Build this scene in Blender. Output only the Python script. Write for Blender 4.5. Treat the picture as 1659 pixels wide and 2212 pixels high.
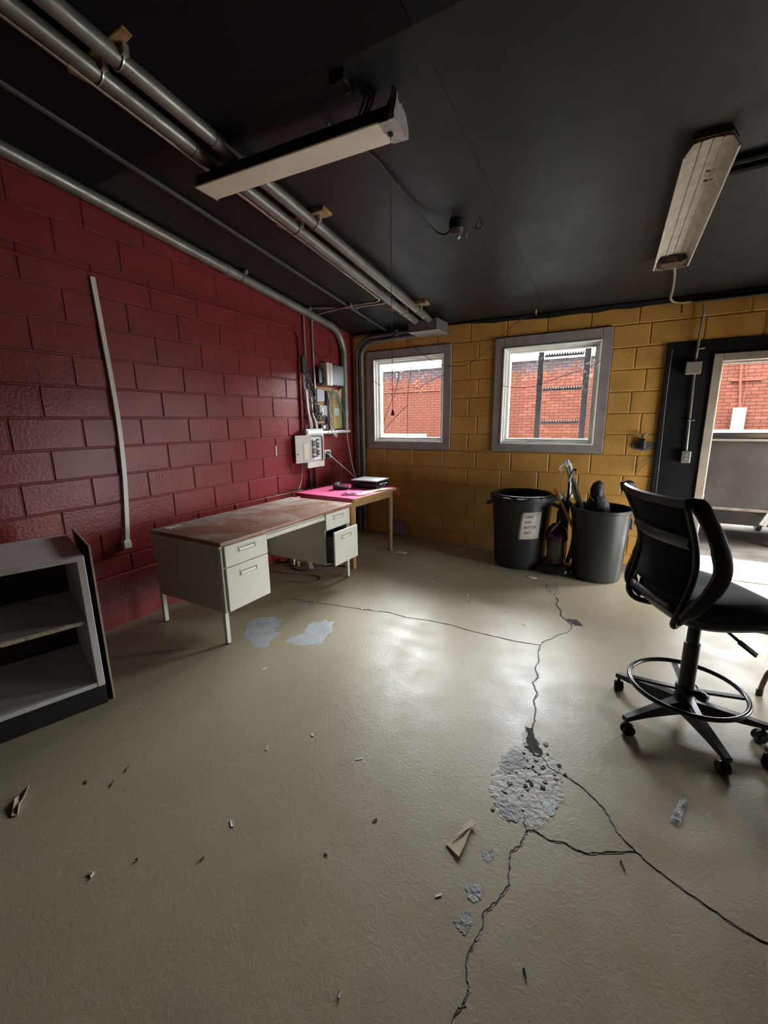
import bpy, bmesh, math, random
from mathutils import Vector, Matrix
R = math.radians
random.seed(7)
scn = bpy.context.scene
col = scn.collection
for o in list(bpy.data.objects):
    bpy.data.objects.remove(o)

# ------------------------------------------------------------------ camera
cam_d = bpy.data.cameras.new('camera'); cam = bpy.data.objects.new('camera', cam_d); col.objects.link(cam)
cam_d.sensor_fit = 'HORIZONTAL'; cam_d.sensor_width = 36.0; cam_d.lens = 913.516 / 1659 * 36
cam_d.clip_start = 0.05
cr = Vector((0.86668396, 0.49870073, -0.01250979)); cu = Vector((-0.09489648, 0.18943433, 0.97729693)); cf = Vector((-0.48974848, 0.84582044, -0.21150464))
M = Matrix.Identity(4)
for i in range(3):
    M[i][0] = cr[i]; M[i][1] = cu[i]; M[i][2] = -cf[i]
M.translation = Vector((3.25258, -4.85558, 1.50290))
cam.matrix_world = M
scn.camera = cam

# ------------------------------------------------------------------ world, daylight portals, exposure
SKY = 4.4      # zenith radiance of an overcast sky (CIE: horizon a third of the zenith)
w = bpy.data.worlds.new('overcast'); scn.world = w; w.use_nodes = True
def sky_nodes():
    nt = w.node_tree; N = nt.nodes; L = nt.links; bg = N['Background']
    tc = N.new('ShaderNodeTexCoord'); sp = N.new('ShaderNodeSeparateXYZ'); L.new(tc.outputs['Generated'], sp.inputs[0])
    r = N.new('ShaderNodeMapRange'); r.inputs['To Min'].default_value = SKY / 3; r.inputs['To Max'].default_value = SKY; L.new(sp.outputs['Z'], r.inputs['Value'])
    bg.inputs[0].default_value = (.95, .98, 1.0, 1); L.new(r.outputs[0], bg.inputs[1])
sky_nodes()
scn.view_settings.view_transform = 'Standard'; scn.view_settings.look = 'None'
scn.view_settings.exposure = 4.45; scn.view_settings.gamma = 1.0; scn.view_settings.use_curve_mapping = False
scn.cycles.diffuse_bounces = 8; scn.cycles.max_bounces = 14; scn.cycles.sample_clamp_indirect = 0.0

def portal(x0, x1, z0, z1, y):
    d = bpy.data.lights.new('daylight_portal', 'AREA'); d.shape = 'RECTANGLE'; d.size = x1 - x0; d.size_y = z1 - z0
    d.cycles.is_portal = True
    o = bpy.data.objects.new('daylight_portal', d); col.objects.link(o)
    o.location = ((x0 + x1) / 2, y, (z0 + z1) / 2); o.rotation_euler = (R(-90), 0, 0)
portal(.37, 1.23, 1.26, 2.2, .12)
portal(2.02, 2.87, 1.26, 2.2, .12)
portal(3.88, 4.68, 0.0, 1.98, .12)
RW = (-1.85, -.20, .10, 1.06)   # unseen window added in the right-hand wall for fill daylight
portal(0, RW[1] - RW[0], RW[2], RW[3], 0)
pr_ = bpy.data.objects['daylight_portal.003']; pr_.location = (5.8, (RW[0] + RW[1]) / 2, (RW[2] + RW[3]) / 2); pr_.rotation_euler = (R(90), 0, R(90))

# ------------------------------------------------------------------ materials
MATS = {}
def mat(name, c, rough=.5, metal=0., spec=.5, var=0., vscale=8., c2=None, bump=0., bscale=60., coord='obj', rvar=0., vdetail=4., lo=.35, hi=.65, rnd=0., alpha=None, coat=0.):
    if name in MATS: return MATS[name]
    m = bpy.data.materials.new(name); m.use_nodes = True; MATS[name] = m
    nt = m.node_tree; N = nt.nodes; L = nt.links; b = N['Principled BSDF']
    b.inputs['Base Color'].default_value = (*c, 1); b.inputs['Roughness'].default_value = rough; b.inputs['Metallic'].default_value = metal
    b.inputs['Specular IOR Level'].default_value = spec
    b.inputs['Coat Weight'].default_value = coat; b.inputs['Coat Roughness'].default_value = .2
    def coords():
        if coord == 'pos':
            g = N.new('ShaderNodeNewGeometry'); return g.outputs['Position']
        t = N.new('ShaderNodeTexCoord'); return t.outputs['Object']
    cs = coords()
    outc = None
    if var or c2:
        n = N.new('ShaderNodeTexNoise'); n.inputs['Scale'].default_value = vscale; n.inputs['Detail'].default_value = vdetail
        L.new(cs, n.inputs['Vector'])
        r = N.new('ShaderNodeMapRange'); r.inputs['From Min'].default_value = lo; r.inputs['From Max'].default_value = hi
        L.new(n.outputs['Fac'], r.inputs['Value'])
        mx = N.new('ShaderNodeMix'); mx.data_type = 'RGBA'
        L.new(r.outputs['Result'], mx.inputs[0])
        if c2 is None: c2 = tuple(v * (1 + var) for v in c); ca = tuple(v * (1 - var) for v in c)
        else: ca = c
        mx.inputs[6].default_value = (*ca, 1); mx.inputs[7].default_value = (*c2, 1)
        outc = mx.outputs[2]; L.new(outc, b.inputs['Base Color'])
    if rnd:
        oi = N.new('ShaderNodeObjectInfo'); hs = N.new('ShaderNodeHueSaturation')
        rr = N.new('ShaderNodeMapRange'); rr.inputs['To Min'].default_value = 1 - rnd; rr.inputs['To Max'].default_value = 1 + rnd
        L.new(oi.outputs['Random'], rr.inputs['Value']); L.new(rr.outputs['Result'], hs.inputs['Value'])
        if outc: L.new(outc, hs.inputs['Color'])
        else: hs.inputs['Color'].default_value = (*c, 1)
        L.new(hs.outputs['Color'], b.inputs['Base Color'])
    if rvar:
        n2 = N.new('ShaderNodeTexNoise'); n2.inputs['Scale'].default_value = vscale * 2.3; n2.inputs['Detail'].default_value = 5
        L.new(cs, n2.inputs['Vector'])
        r2 = N.new('ShaderNodeMapRange'); r2.inputs['From Min'].default_value = .3; r2.inputs['From Max'].default_value = .7
        r2.inputs['To Min'].default_value = max(.02, rough - rvar); r2.inputs['To Max'].default_value = min(1, rough + rvar)
        L.new(n2.outputs['Fac'], r2.inputs['Value']); L.new(r2.outputs['Result'], b.inputs['Roughness'])
    if bump:
        n3 = N.new('ShaderNodeTexNoise'); n3.inputs['Scale'].default_value = bscale; n3.inputs['Detail'].default_value = 6
        L.new(cs, n3.inputs['Vector'])
        bp = N.new('ShaderNodeBump'); bp.inputs['Strength'].default_value = bump; bp.inputs['Distance'].default_value = .01
        L.new(n3.outputs['Fac'], bp.inputs['Height']); L.new(bp.outputs['Normal'], b.inputs['Normal'])
    if alpha is not None: b.inputs['Alpha'].default_value = alpha
    return m

RED = mat('red_wall_paint', (.190, .025, .026), .30, spec=.34, var=.10, vscale=5, bump=.25, bscale=55, coord='pos', rnd=.06)
REDM = mat('red_wall_mortar', (.165, .024, .026), .45, var=.12, vscale=9, bump=.3, bscale=70, coord='pos')
YEL = mat('yellow_wall_paint', (.57, .305, .072), .42, var=.12, vscale=4, bump=.4, bscale=50, coord='pos', rnd=.05)
YELM = mat('yellow_wall_mortar', (.54, .29, .072), .5, var=.1, vscale=9, bump=.3, bscale=70, coord='pos')
BLK = mat('black_wall_paint', (.0065, .006, .0055), .6, spec=.25, var=.2, vscale=6, bump=.15, bscale=60, coord='pos')
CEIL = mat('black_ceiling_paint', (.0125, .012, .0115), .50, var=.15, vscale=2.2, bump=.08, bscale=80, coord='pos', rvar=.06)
CEIL_SHADE = mat('shaded_black_ceiling_paint', (.005, .005, .005), .7, spec=.3, var=.2, vscale=3, coord='pos')  # ceiling black deepened to paint in the shade near the camera
GREY = mat('galvanised_conduit', (.24, .225, .20), .42, metal=.55, var=.14, vscale=7, coord='pos', rvar=.1)
GREYD = mat('dull_grey_pipe', (.16, .155, .15), .5, metal=.3, var=.15, vscale=6, coord='pos')
THIN = mat('bright_thin_conduit', (.52, .50, .46), .3, metal=.8, var=.1, vscale=12, coord='pos')
BPIPE = mat('black_pipe_paint', (.018, .017, .016), .4, var=.2, vscale=9, coord='pos')
ZINC = mat('zinc_clamp', (.55, .52, .46), .35, metal=.8)
WOODB = mat('raw_wood_block', (.40, .26, .12), .75, c2=(.26, .15, .065), vscale=14, bump=.3, bscale=40)
WHITE = mat('white_plastic', (.72, .71, .67), .4, var=.05, vscale=15)
VINYL = mat('white_window_vinyl', (.86, .86, .80), .35, var=.05, vscale=6, coord='pos')
CASE = mat('taupe_window_casing', (.33, .285, .265), .55, var=.12, vscale=9, bump=.2, bscale=40, coord='pos')
JAMB = mat('tan_door_jamb', (.40, .335, .265), .45, var=.14, vscale=6, bump=.1, bscale=40, coord='pos')
BLACK = mat('black_plastic', (.012, .012, .013), .42)
BLACKG = mat('black_glossy_plastic', (.010, .010, .011), .22)
CABLE = mat('black_cable', (.011, .011, .012), .5)
WIREW = mat('white_wire', (.55, .53, .50), .5)
WIREB = mat('blue_wire', (.10, .22, .28), .5)

# floor material
def floor_mat():
    m = bpy.data.materials.new('taupe_painted_concrete'); m.use_nodes = True
    nt = m.node_tree; N = nt.nodes; L = nt.links; b = N['Principled BSDF']
    g = N.new('ShaderNodeNewGeometry')
    def noise(s, d, dist=0.):
        n = N.new('ShaderNodeTexNoise'); n.inputs['Scale'].default_value = s; n.inputs['Detail'].default_value = d; n.inputs['Distortion'].default_value = dist
        L.new(g.outputs['Position'], n.inputs['Vector']); return n.outputs['Fac']
    def rng(v, a, b_, c=0., d=1.):
        r = N.new('ShaderNodeMapRange'); L.new(v, r.inputs['Value'])
        for k, x in zip(('From Min', 'From Max', 'To Min', 'To Max'), (a, b_, c, d)): r.inputs[k].default_value = x
        return r.outputs['Result']
    def mix(f, a, c):
        x = N.new('ShaderNodeMix'); x.data_type = 'RGBA'; L.new(f, x.inputs[0])
        for i, v in ((6, a), (7, c)):
            if isinstance(v, tuple): x.inputs[i].default_value = (*v, 1)
            else: L.new(v, x.inputs[i])
        return x.outputs[2]
    c = mix(rng(noise(.9, 5), .35, .65), (.305, .256, .174), (.355, .300, .208))
    c = mix(rng(noise(5, 6, .6), .50, .75, 0, .35), c, (.27, .238, .178))
    c = mix(rng(noise(38, 5, 1.5), .66, .75, 0, .5), c, (.48, .45, .40))
    L.new(c, b.inputs['Base Color'])
    L.new(rng(noise(6, 6), .3, .7, .34, .50), b.inputs['Roughness'])
    b.inputs['Specular IOR Level'].default_value = .38
    n1 = noise(34, 7, 1.8); n2 = noise(160, 3); n3 = noise(2.0, 2)
    ad = N.new('ShaderNodeMath'); ad.operation = 'MULTIPLY_ADD'; L.new(n2, ad.inputs[0]); ad.inputs[1].default_value = .25; L.new(n1, ad.inputs[2])
    ad2 = N.new('ShaderNodeMath'); ad2.operation = 'MULTIPLY_ADD'; L.new(n3, ad2.inputs[0]); ad2.inputs[1].default_value = 1.0; L.new(ad.outputs[0], ad2.inputs[2])
    bp = N.new('ShaderNodeBump'); bp.inputs['Strength'].default_value = .14; bp.inputs['Distance'].default_value = .009
    L.new(ad2.outputs[0], bp.inputs['Height']); L.new(bp.outputs['Normal'], b.inputs['Normal'])
    return m
FLOOR = floor_mat()

# ------------------------------------------------------------------ mesh helpers
class MB:
    def __init__(s): s.bm = bmesh.new()
    def box(s, a, b, bev=0., seg=1, mtx=None):
        a, b = Vector(a), Vector(b); c = (a + b) / 2; d = b - a
        r = bmesh.ops.create_cube(s.bm, size=1.0)
        vs = r['verts']
        for v in vs: v.co = Vector((v.co.x * abs(d.x), v.co.y * abs(d.y), v.co.z * abs(d.z))) + c
        if bev:
            es = {e for v in vs for e in v.link_edges}
            rr = bmesh.ops.bevel(s.bm, geom=list(es), offset=bev, segments=seg, affect='EDGES', profile=.5)
            vs = list({v for f in rr['faces'] for v in f.verts} | {v for v in vs if v.is_valid})
        if mtx is not None:
            for v in vs: v.co = mtx @ v.co
        return s
    def tube(s, pts, r, seg=8, closed=False, cap=True, sq=None):
        pts = [Vector(p) for p in pts]; n = len(pts)
        rs = r if isinstance(r, (list, tuple)) else [r] * n
        rings = []; up = None
        for i, p in enumerate(pts):
            if closed: t = (pts[(i + 1) % n] - pts[i - 1])
            else: t = pts[min(i + 1, n - 1)] - pts[max(i - 1, 0)]
            t.normalize()
            if up is None:
                up = Vector((0, 0, 1)) if abs(t.z) < .9 else Vector((1, 0, 0))
            u = (up - t * up.dot(t))
            if u.length < 1e-6: u = t.orthogonal()
            u.normalize(); up = u; v = t.cross(u)
            ring = []
            for k in range(seg):
                a = 2 * math.pi * (k + .5) / seg
                q = u * math.cos(a) * rs[i] + v * math.sin(a) * rs[i]
                if sq: q = u * (1 if math.cos(a) > 0 else -1) * sq[0] + v * (1 if math.sin(a) > 0 else -1) * sq[1]
                ring.append(s.bm.verts.new(p + q))
            rings.append(ring)
        m = n if closed else n - 1
        for i in range(m):
            A, B = rings[i], rings[(i + 1) % n]
            for k in range(seg): s.bm.faces.new((A[k], A[(k + 1) % seg], B[(k + 1) % seg], B[k]))
        if cap and not closed:
            s.bm.faces.new(rings[0][::-1]); s.bm.faces.new(rings[-1])
        return s
    def lathe(s, prof, seg=32, c=(0, 0, 0), mtx=None, cap=True):
        c = Vector(c); rings = []
        for r, z in prof:
            ring = [s.bm.verts.new(Vector((r * math.cos(2 * math.pi * k / seg), r * math.sin(2 * math.pi * k / seg), z)) + c) for k in range(seg)]
            rings.append(ring)
        for A, B in zip(rings, rings[1:]):
            for k in range(seg): s.bm.faces.new((A[k], A[(k + 1) % seg], B[(k + 1) % seg], B[k]))
        if cap:
            s.bm.faces.new(rings[0][::-1]); s.bm.faces.new(rings[-1])
        if mtx is not None:
            for ring in rings:
                for v in ring: v.co = mtx @ v.co
        return s
    def cyl(s, p0, p1, r, seg=16, r1=None):
        return s.tube([p0, p1], [r, r if r1 is None else r1], seg)
    def prism(s, poly, z0, z1, f=None):
        f = f or (lambda x, y, z: (x, y, z))
        lo = [s.bm.verts.new(f(x, y, z0)) for x, y in poly]; hi = [s.bm.verts.new(f(x, y, z1)) for x, y in poly]
        n = len(poly)
        s.bm.faces.new(lo[::-1]); s.bm.faces.new(hi)
        for i in range(n): s.bm.faces.new((lo[i], lo[(i + 1) % n], hi[(i + 1) % n], hi[i]))
        return s
    def grid(s, rows, thick=0.):
        V = [[s.bm.verts.new(p) for p in row] for row in rows]
        for a, b in zip(V, V[1:]):
            for k in range(len(a) - 1): s.bm.faces.new((a[k], a[k + 1], b[k + 1], b[k]))
        return s
    def face(s, pts):
        s.bm.faces.new([s.bm.verts.new(p) for p in pts]); return s
    def build(s, name, m, parent=None, smooth=35, origin=None, solid=0., recalc=True):
        if recalc: bmesh.ops.recalc_face_normals(s.bm, faces=s.bm.faces)
        me = bpy.data.meshes.new(name); 
        off = Vector(origin) if origin is not None else (ORG.get(parent.name, Vector((0, 0, 0))) if parent else Vector((0, 0, 0)))
        for v in s.bm.verts: v.co -= off
        s.bm.to_mesh(me); s.bm.free()
        if smooth:
            for p in me.polygons: p.use_smooth = True
            me.set_sharp_from_angle(angle=R(smooth))
        me.materials.append(m)
        o = bpy.data.objects.new(name, me); col.objects.link(o)
        if parent: o.parent = parent
        if parent is None and origin is not None: o.location = off
        ORG[o.name] = off
        if solid:
            md = o.modifiers.new('thick', 'SOLIDIFY'); md.thickness = solid; md.offset = 0
        return o
ORG = {}
def tag(o, label, cat, group=None):
    o['label'] = label; o['category'] = cat
    if group: o['group'] = group
    return o
def thing(name, label, cat, loc=(0, 0, 0), rotz=0., group=None, local=False):
    o = bpy.data.objects.new(name, None); col.objects.link(o); o.empty_display_size = .1
    o.location = loc; o.rotation_euler = (0, 0, rotz); tag(o, label, cat, group)
    ORG[o.name] = Vector((0, 0, 0)) if local else Vector(loc)
    return o
def struct(o):
    o['kind'] = 'structure'; return o
def arc(c, r, a0, a1, u, v, n=8):
    c, u, v = Vector(c), Vector(u), Vector(v)
    return [c + u * r * math.cos(R(a0 + (a1 - a0) * i / n)) + v * r * math.sin(R(a0 + (a1 - a0) * i / n)) for i in range(n + 1)]
def smooth_path(pts, n=6):
    pts = [Vector(p) for p in pts]; out = []
    for i in range(len(pts) - 1):
        p0, p1, p2, p3 = pts[max(i - 1, 0)], pts[i], pts[i + 1], pts[min(i + 2, len(pts) - 1)]
        for k in range(n):
            t = k / n
            out.append(.5 * ((2 * p1) + (p2 - p0) * t + (2 * p0 - 5 * p1 + 4 * p2 - p3) * t * t + (3 * p1 - p0 - 3 * p2 + p3) * t ** 3))
    out.append(pts[-1]); return out
def cable(name, pts, r, m, label=None, cat='cable', parent=None, group=None, n=5, seg=6):
    pp = smooth_path(pts, n)
    o = MB().tube(pp, r, seg).build(name, m, parent, smooth=60, origin=None if parent else pp[0])
    if label: tag(o, label, cat, group)
    return o

def zc(x, y): return 2.585 - .012 * x - .137 * y
XR, YB = 5.7, -6.6      # right wall, rear wall (outside the picture)
H, B = .2032, .4064
Z0 = 1.545

# ------------------------------------------------------------------ floor
fl = MB().box((-.2, YB, -.12), (XR, .22, 0)).build('floor', FLOOR, smooth=0); struct(fl)

def ribbon(pts, w, jit, name, m, z, parent=fl, seed=1, sub=5):
    rnd = random.Random(seed); P = []
    for a, b in zip(pts, pts[1:]):
        for k in range(sub):
            t = k / sub; P.append((a[0] + (b[0] - a[0]) * t + rnd.uniform(-jit, jit), a[1] + (b[1] - a[1]) * t + rnd.uniform(-jit, jit)))
    P.append(pts[-1]); rows = [[], [], [], []]
    n = len(P)
    for i, p in enumerate(P):
        q0 = P[max(i - 1, 0)]; q1 = P[min(i + 1, n - 1)]
        d = Vector((q1[0] - q0[0], q1[1] - q0[1])); d = d.normalized() if d.length else Vector((1, 0)); nn = Vector((-d.y, d.x))
        wi = w * rnd.uniform(.35, 1.25) * min(1, (i + 1) / 3, (n - i) / 3)
        for r_, (s_, zz) in enumerate(((-1.0, 0), (-.6, z), (.6, z), (1.0, 0))):
            rows[r_].append((p[0] + nn.x * wi * s_, p[1] + nn.y * wi * s_, zz + .0004))
    return MB().grid(rows).build(name, m, parent, smooth=0)
CRK = mat('crack_dark_dirt', (.035, .03, .026), .9, var=.5, vscale=60, coord='pos')
CHIP = mat('crack_pale_chips', (.42, .39, .34), .7, c2=(.20, .175, .14), vscale=55, coord='pos', bump=.4, bscale=90)
CONC = mat('bare_grey_concrete', (.30, .30, .30), .6, c2=(.20, .19, .175), vscale=24, coord='pos', bump=.6, bscale=60)
SPALL = mat('spalled_concrete', (.315, .275, .208), .45, c2=(.225, .20, .162), vscale=13, coord='pos', bump=.6, bscale=45)
BARE = mat('blue_grey_bare_floor', (.41, .435, .45), .5, c2=(.33, .35, .365), vscale=8, coord='pos', bump=.15, bscale=60)
cracks = {
 'a': ([(2.852, -2.07), (2.855, -2.168), (2.88, -2.278), (2.875, -2.367), (2.908, -2.458), (2.889, -2.532), (2.931, -2.618), (2.926, -2.688), (2.95, -2.759), (2.962, -2.85), (2.962, -2.93)], .006),
 'b': ([(0.763, -2.286), (0.963, -2.277), (1.13, -2.24), (1.38, -2.196), (1.501, -2.175), (1.708, -2.125), (1.857, -2.135), (2.036, -2.1), (2.217, -2.086), (2.383, -2.108), (2.565, -2.103), (2.706, -2.098), (2.852, -2.07)], .0035),
 'c': ([(2.854, -2.071), (2.864, -2.001), (2.895, -1.962), (2.923, -1.901), (2.947, -1.849), (2.989, -1.803), (3.005, -1.73), (3.007, -1.663), (2.961, -1.601), (2.912, -1.537), (2.903, -1.446), (2.869, -1.385), (2.85, -1.323), (2.854, -1.246), (2.821, -1.175)], .005),
 'd': ([(2.986, -3.001), (3.03, -3.067), (3.077, -3.133), (3.113, -3.139), (3.159, -3.147), (3.216, -3.172), (3.261, -3.208), (3.298, -3.238), (3.324, -3.285), (3.349, -3.326), (3.404, -3.37), (3.469, -3.41), (3.544, -3.442), (3.613, -3.464), (3.677, -3.489), (3.78, -3.5)], .0032),
 'e': ([(3.03, -3.423), (3.05, -3.478), (3.085, -3.465), (3.137, -3.479), (3.187, -3.46), (3.22, -3.468), (3.265, -3.46), (3.33, -3.418), (3.404, -3.375)], .0032),
 'f': ([(3.057, -3.474), (3.05, -3.516), (3.043, -3.55), (3.02, -3.592), (3.03, -3.652), (3.043, -3.702), (3.024, -3.761), (2.996, -3.822), (3.002, -3.87), (2.991, -3.916), (2.988, -3.968), (3.004, -4.004), (3.014, -4.019), (3.013, -4.052), (2.998, -4.085), (3.003, -4.13)], .0045),
}
for i, (k, (p, wd)) in enumerate(cracks.items()):
    ribbon([(x + wd * .5, y - wd * .5) for x, y in p], wd * .85, .004, 'crack_edge', CHIP, .0012, seed=i + 20)
    ribbon(p, wd * .45, .003, 'crack', CRK, .0022, seed=i + 1)
def patch(poly, name, m, h, seed=1, jit=.012, sub=4):
    rnd = random.Random(seed); P = []
    n = len(poly); c = Vector((sum(p[0] for p in poly) / n, sum(p[1] for p in poly) / n))
    for i in range(n):
        a, b = Vector(poly[i]), Vector(poly[(i + 1) % n])
        for k in range(sub):
            q = a.lerp(b, k / sub)
            if k: q += Vector((rnd.uniform(-jit, jit), rnd.uniform(-jit, jit)))
            P.append(q)
    mb = MB(); out = [mb.bm.verts.new((q.x, q.y, .0003)) for q in P]; inn = [mb.bm.verts.new((*(q + (c - q) * .05), h)) for q in P]
    m2 = [mb.bm.verts.new((*(q + (c - q) * rnd.uniform(.4, .55)), h * rnd.uniform(.5, 1.6))) for q in P]
    cv = mb.bm.verts.new((c.x, c.y, h))
    for i in range(len(P)):
        j = (i + 1) % len(P)
        mb.bm.faces.new((out[i], out[j], inn[j], inn[i])); mb.bm.faces.new((inn[i], inn[j], m2[j], m2[i])); mb.bm.faces.new((m2[i], m2[j], cv))
    return mb.build(name, m, fl, smooth=0)
patch([(2.929, -2.914), (2.975, -2.91), (3.009, -2.988), (3.075, -3.042), (3.124, -3.097), (3.135, -3.177), (3.148, -3.234), (3.15, -3.292), (3.124, -3.364), (3.106, -3.44), (3.07, -3.467), (3.032, -3.456), (2.98, -3.479), (2.929, -3.452), (2.893, -3.406), (2.878, -3.353), (2.874, -3.255), (2.875, -3.163), (2.913, -3.083), (2.945, -3.024)], 'spalled_patch', SPALL, .0012, 3, .015)
patch([(2.933, -3.384), (2.983, -3.379), (3.017, -3.41), (3.018, -3.463), (2.984, -3.476), (2.953, -3.459), (2.913, -3.425)], 'bare_patch', CONC, .0022, 4, .006)
patch([(3.082, -3.331), (3.103, -3.293), (3.135, -3.294), (3.139, -3.327), (3.126, -3.376), (3.093, -3.367)], 'bare_patch', BARE, .0022, 5, .006)
patch([(2.881, -3.187), (2.917, -3.101), (2.983, -3.112), (3.005, -3.164), (2.96, -3.207), (2.925, -3.261), (2.89, -3.246)], 'bare_patch', CONC, .0022, 6, .007)
patch([(2.929, -2.914), (2.969, -2.914), (3.004, -2.992), (3.042, -3.069), (3.016, -3.094), (2.983, -3.083), (2.955, -3.039), (2.953, -2.967)], 'crumbled_hole', CRK, .0026, 7, .008)
patch([(2.918, -3.775), (2.955, -3.749), (2.978, -3.763), (2.978, -3.791), (2.962, -3.814), (2.937, -3.81)], 'bare_patch', CONC, .0012, 8, .004)
patch([(2.935, -3.856), (2.961, -3.837), (2.971, -3.854), (2.971, -3.895), (2.966, -3.911), (2.943, -3.903), (2.919, -3.892), (2.942, -3.887)], 'bare_patch', CONC, .0012, 9, .004)
patch([(2.936, -3.639), (2.963, -3.612), (2.975, -3.634), (2.964, -3.668), (2.943, -3.663)], 'bare_patch', CONC, .0010, 10, .004)
patch([(0.839, -2.811), (0.833, -2.703), (0.939, -2.629), (1.039, -2.624), (1.096, -2.703), (1.067, -2.778), (1.148, -2.792), (1.196, -2.876), (1.223, -3.015), (1.157, -3.027), (1.062, -2.976), (0.999, -2.957)], 'peeled_paint_patch', BARE, .0008, 11, .02)
patch([(1.283, -2.868), (1.306, -2.79), (1.329, -2.708), (1.268, -2.578), (1.324, -2.486), (1.42, -2.465), (1.489, -2.578), (1.503, -2.696), (1.529, -2.786), (1.455, -2.839), (1.384, -2.878)], 'peeled_paint_patch', BARE, .0008, 12, .02)
patch([(0.956, -2.375), (1.032, -2.315), (1.076, -2.347), (1.036, -2.404)], 'peeled_paint_patch', BARE, .0008, 13, .012)
patch([(2.698, -0.923), (2.732, -0.93), (2.755, -0.866), (2.799, -0.882), (2.823, -0.996), (2.829, -1.101), (2.804, -1.138), (2.772, -1.108), (2.724, -1.036)], 'spalled_patch', SPALL, .0015, 14, .012)
patch([(2.959, -1.558), (3.008, -1.549), (3.051, -1.579), (3.072, -1.636), (3.036, -1.656), (2.998, -1.642), (2.975, -1.611)], 'spalled_patch', CRK, .0015, 15, .01)
rnd = random.Random(5)
for i in range(34):      # loose flakes of the broken concrete in the spalled spot
    x, y = rnd.gauss(3.01, .06), rnd.gauss(-3.2, .13); s = rnd.uniform(.005, .014); a = rnd.uniform(0, 6.28)
    poly = [(x + s * rnd.uniform(.5, 1.2) * math.cos(a + k * 1.256), y + s * rnd.uniform(.5, 1.2) * math.sin(a + k * 1.256)) for k in range(5)]
    MB().prism(poly, .0015, .0045).build('concrete_flake', (CHIP, SPALL, CONC, CRK, CHIP)[i % 5], fl, smooth=0)

# ------------------------------------------------------------------ walls of painted concrete block
BLOCKMESH = {}
def block(wall, kind, u0, u1, z0, z1, m):
    """a block face u0..u1 by z0..z1, kind 'L' left wall (u=y) or 'B' back wall (u=x), proud of the mortar"""
    g = .0035
    wd, ht = round(u1 - u0 - 2 * g, 3), round(z1 - z0 - 2 * g, 3)
    if wd < .012 or ht < .012: return
    key = (kind, wd, ht, m.name)
    if key not in BLOCKMESH:
        mb = MB(); c = .006; t = .0085
        def q(u, v, d): return (d, u, v) if kind == 'L' else (u, -d, v)
        o_ = [(-wd / 2, 0), (wd / 2, 0), (wd / 2, ht), (-wd / 2, ht)]
        i_ = [(-wd / 2 + c, c), (wd / 2 - c, c), (wd / 2 - c, ht - c), (-wd / 2 + c, ht - c)]
        a = [mb.bm.verts.new(q(u, v, -.03)) for u, v in o_]; b = [mb.bm.verts.new(q(u, v, -.006)) for u, v in o_]; d = [mb.bm.verts.new(q(u, v, 0)) for u, v in i_]
        mb.bm.faces.new(d)
        mb.bm.faces.new(a[::-1])
        for k in range(4):
            j = (k + 1) % 4; mb.bm.faces.new((a[k], a[j], b[j], b[k])); mb.bm.faces.new((b[k], b[j], d[j], d[k]))
        o = mb.build('concrete_block', m, wall, smooth=0); BLOCKMESH[key] = o.data
    else:
        o = bpy.data.objects.new('concrete_block', BLOCKMESH[key]); col.objects.link(o); o.parent = wall
    uc = (u0 + u1) / 2
    o.location = (0, uc, z0 + g) if kind == 'L' else (uc, 0, z0 + g)

wall_l = struct(MB().box((-.2, YB - .2, -.12), (-.0075, .2, 3.75)).build('wall_left', REDM, smooth=0))
course = lambda k: Z0 + k * H
LED = .396
MB().prism([(0, 0), (.022, 0), (.022, LED - .012), (.012, LED), (0, LED)], YB + .3, -.002, lambda x, z, y: (x - .0075, y, z)).build('foundation_ledge', RED, wall_l, smooth=0)
for k in range(-6, 8):
    z0, z1 = course(k), course(k + 1)
    if z1 < LED + .02: continue
    z0 = max(z0, LED)
    off = -2.7313 if k % 2 == 0 else -2.9239     # joints of even / odd courses
    i = -8
    while True:
        a = off + i * B; b = a + B; i += 1
        if a >= -.005: break
        b = min(b, -.002); a = max(a, -5.6)
        if b <= -5.55: continue
        if z0 > zc(0, a) + .03: continue
        block(wall_l, 'L', a, b, z0, min(z1, zc(0, b) + .10 if z1 > zc(0, b) + .1 else z1), RED)

# back wall: solid pieces around the two windows and the door
W1 = (.217, 1.372); W2 = (1.878, 3.014); WZ = (course(-2), course(4)); BX = 3.472; DZ = course(3); DO = (3.88, 4.68, 1.975)
mb = MB(); T0, T1 = .0075, .2
def wb(x0, x1, z0, z1): mb.box((x0, T0, z0), (x1, T1, z1))
wb(-.2, W1[0], -.12, 3.1); wb(W1[0], W1[1], -.12, WZ[0]); wb(W1[0], W1[1], WZ[1], 3.1); wb(W1[1], W2[0], -.12, 3.1)
wb(W2[0], W2[1], -.12, WZ[0]); wb(W2[0], W2[1], WZ[1], 3.1); wb(W2[1], DO[0], -.12, 3.1); wb(DO[0], DO[1], DO[2], 3.1); wb(DO[1], XR + .2, -.12, 3.1)
wall_b = struct(mb.build('wall_back', YELM, smooth=0))
def sub_rect(rs, o):
    out = []
    for (a, b, c, d) in rs:
        x0, x1, z0, z1 = o
        if b <= x0 or a >= x1 or d <= z0 or c >= z1: out.append((a, b, c, d)); continue
        if a < x0: out.append((a, x0, c, d))
        if b > x1: out.append((x1, b, c, d))
        a2, b2 = max(a, x0), min(b, x1)
        if c < z0: out.append((a2, b2, c, z0))
        if d > z1: out.append((a2, b2, z1, d))
    return out
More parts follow.
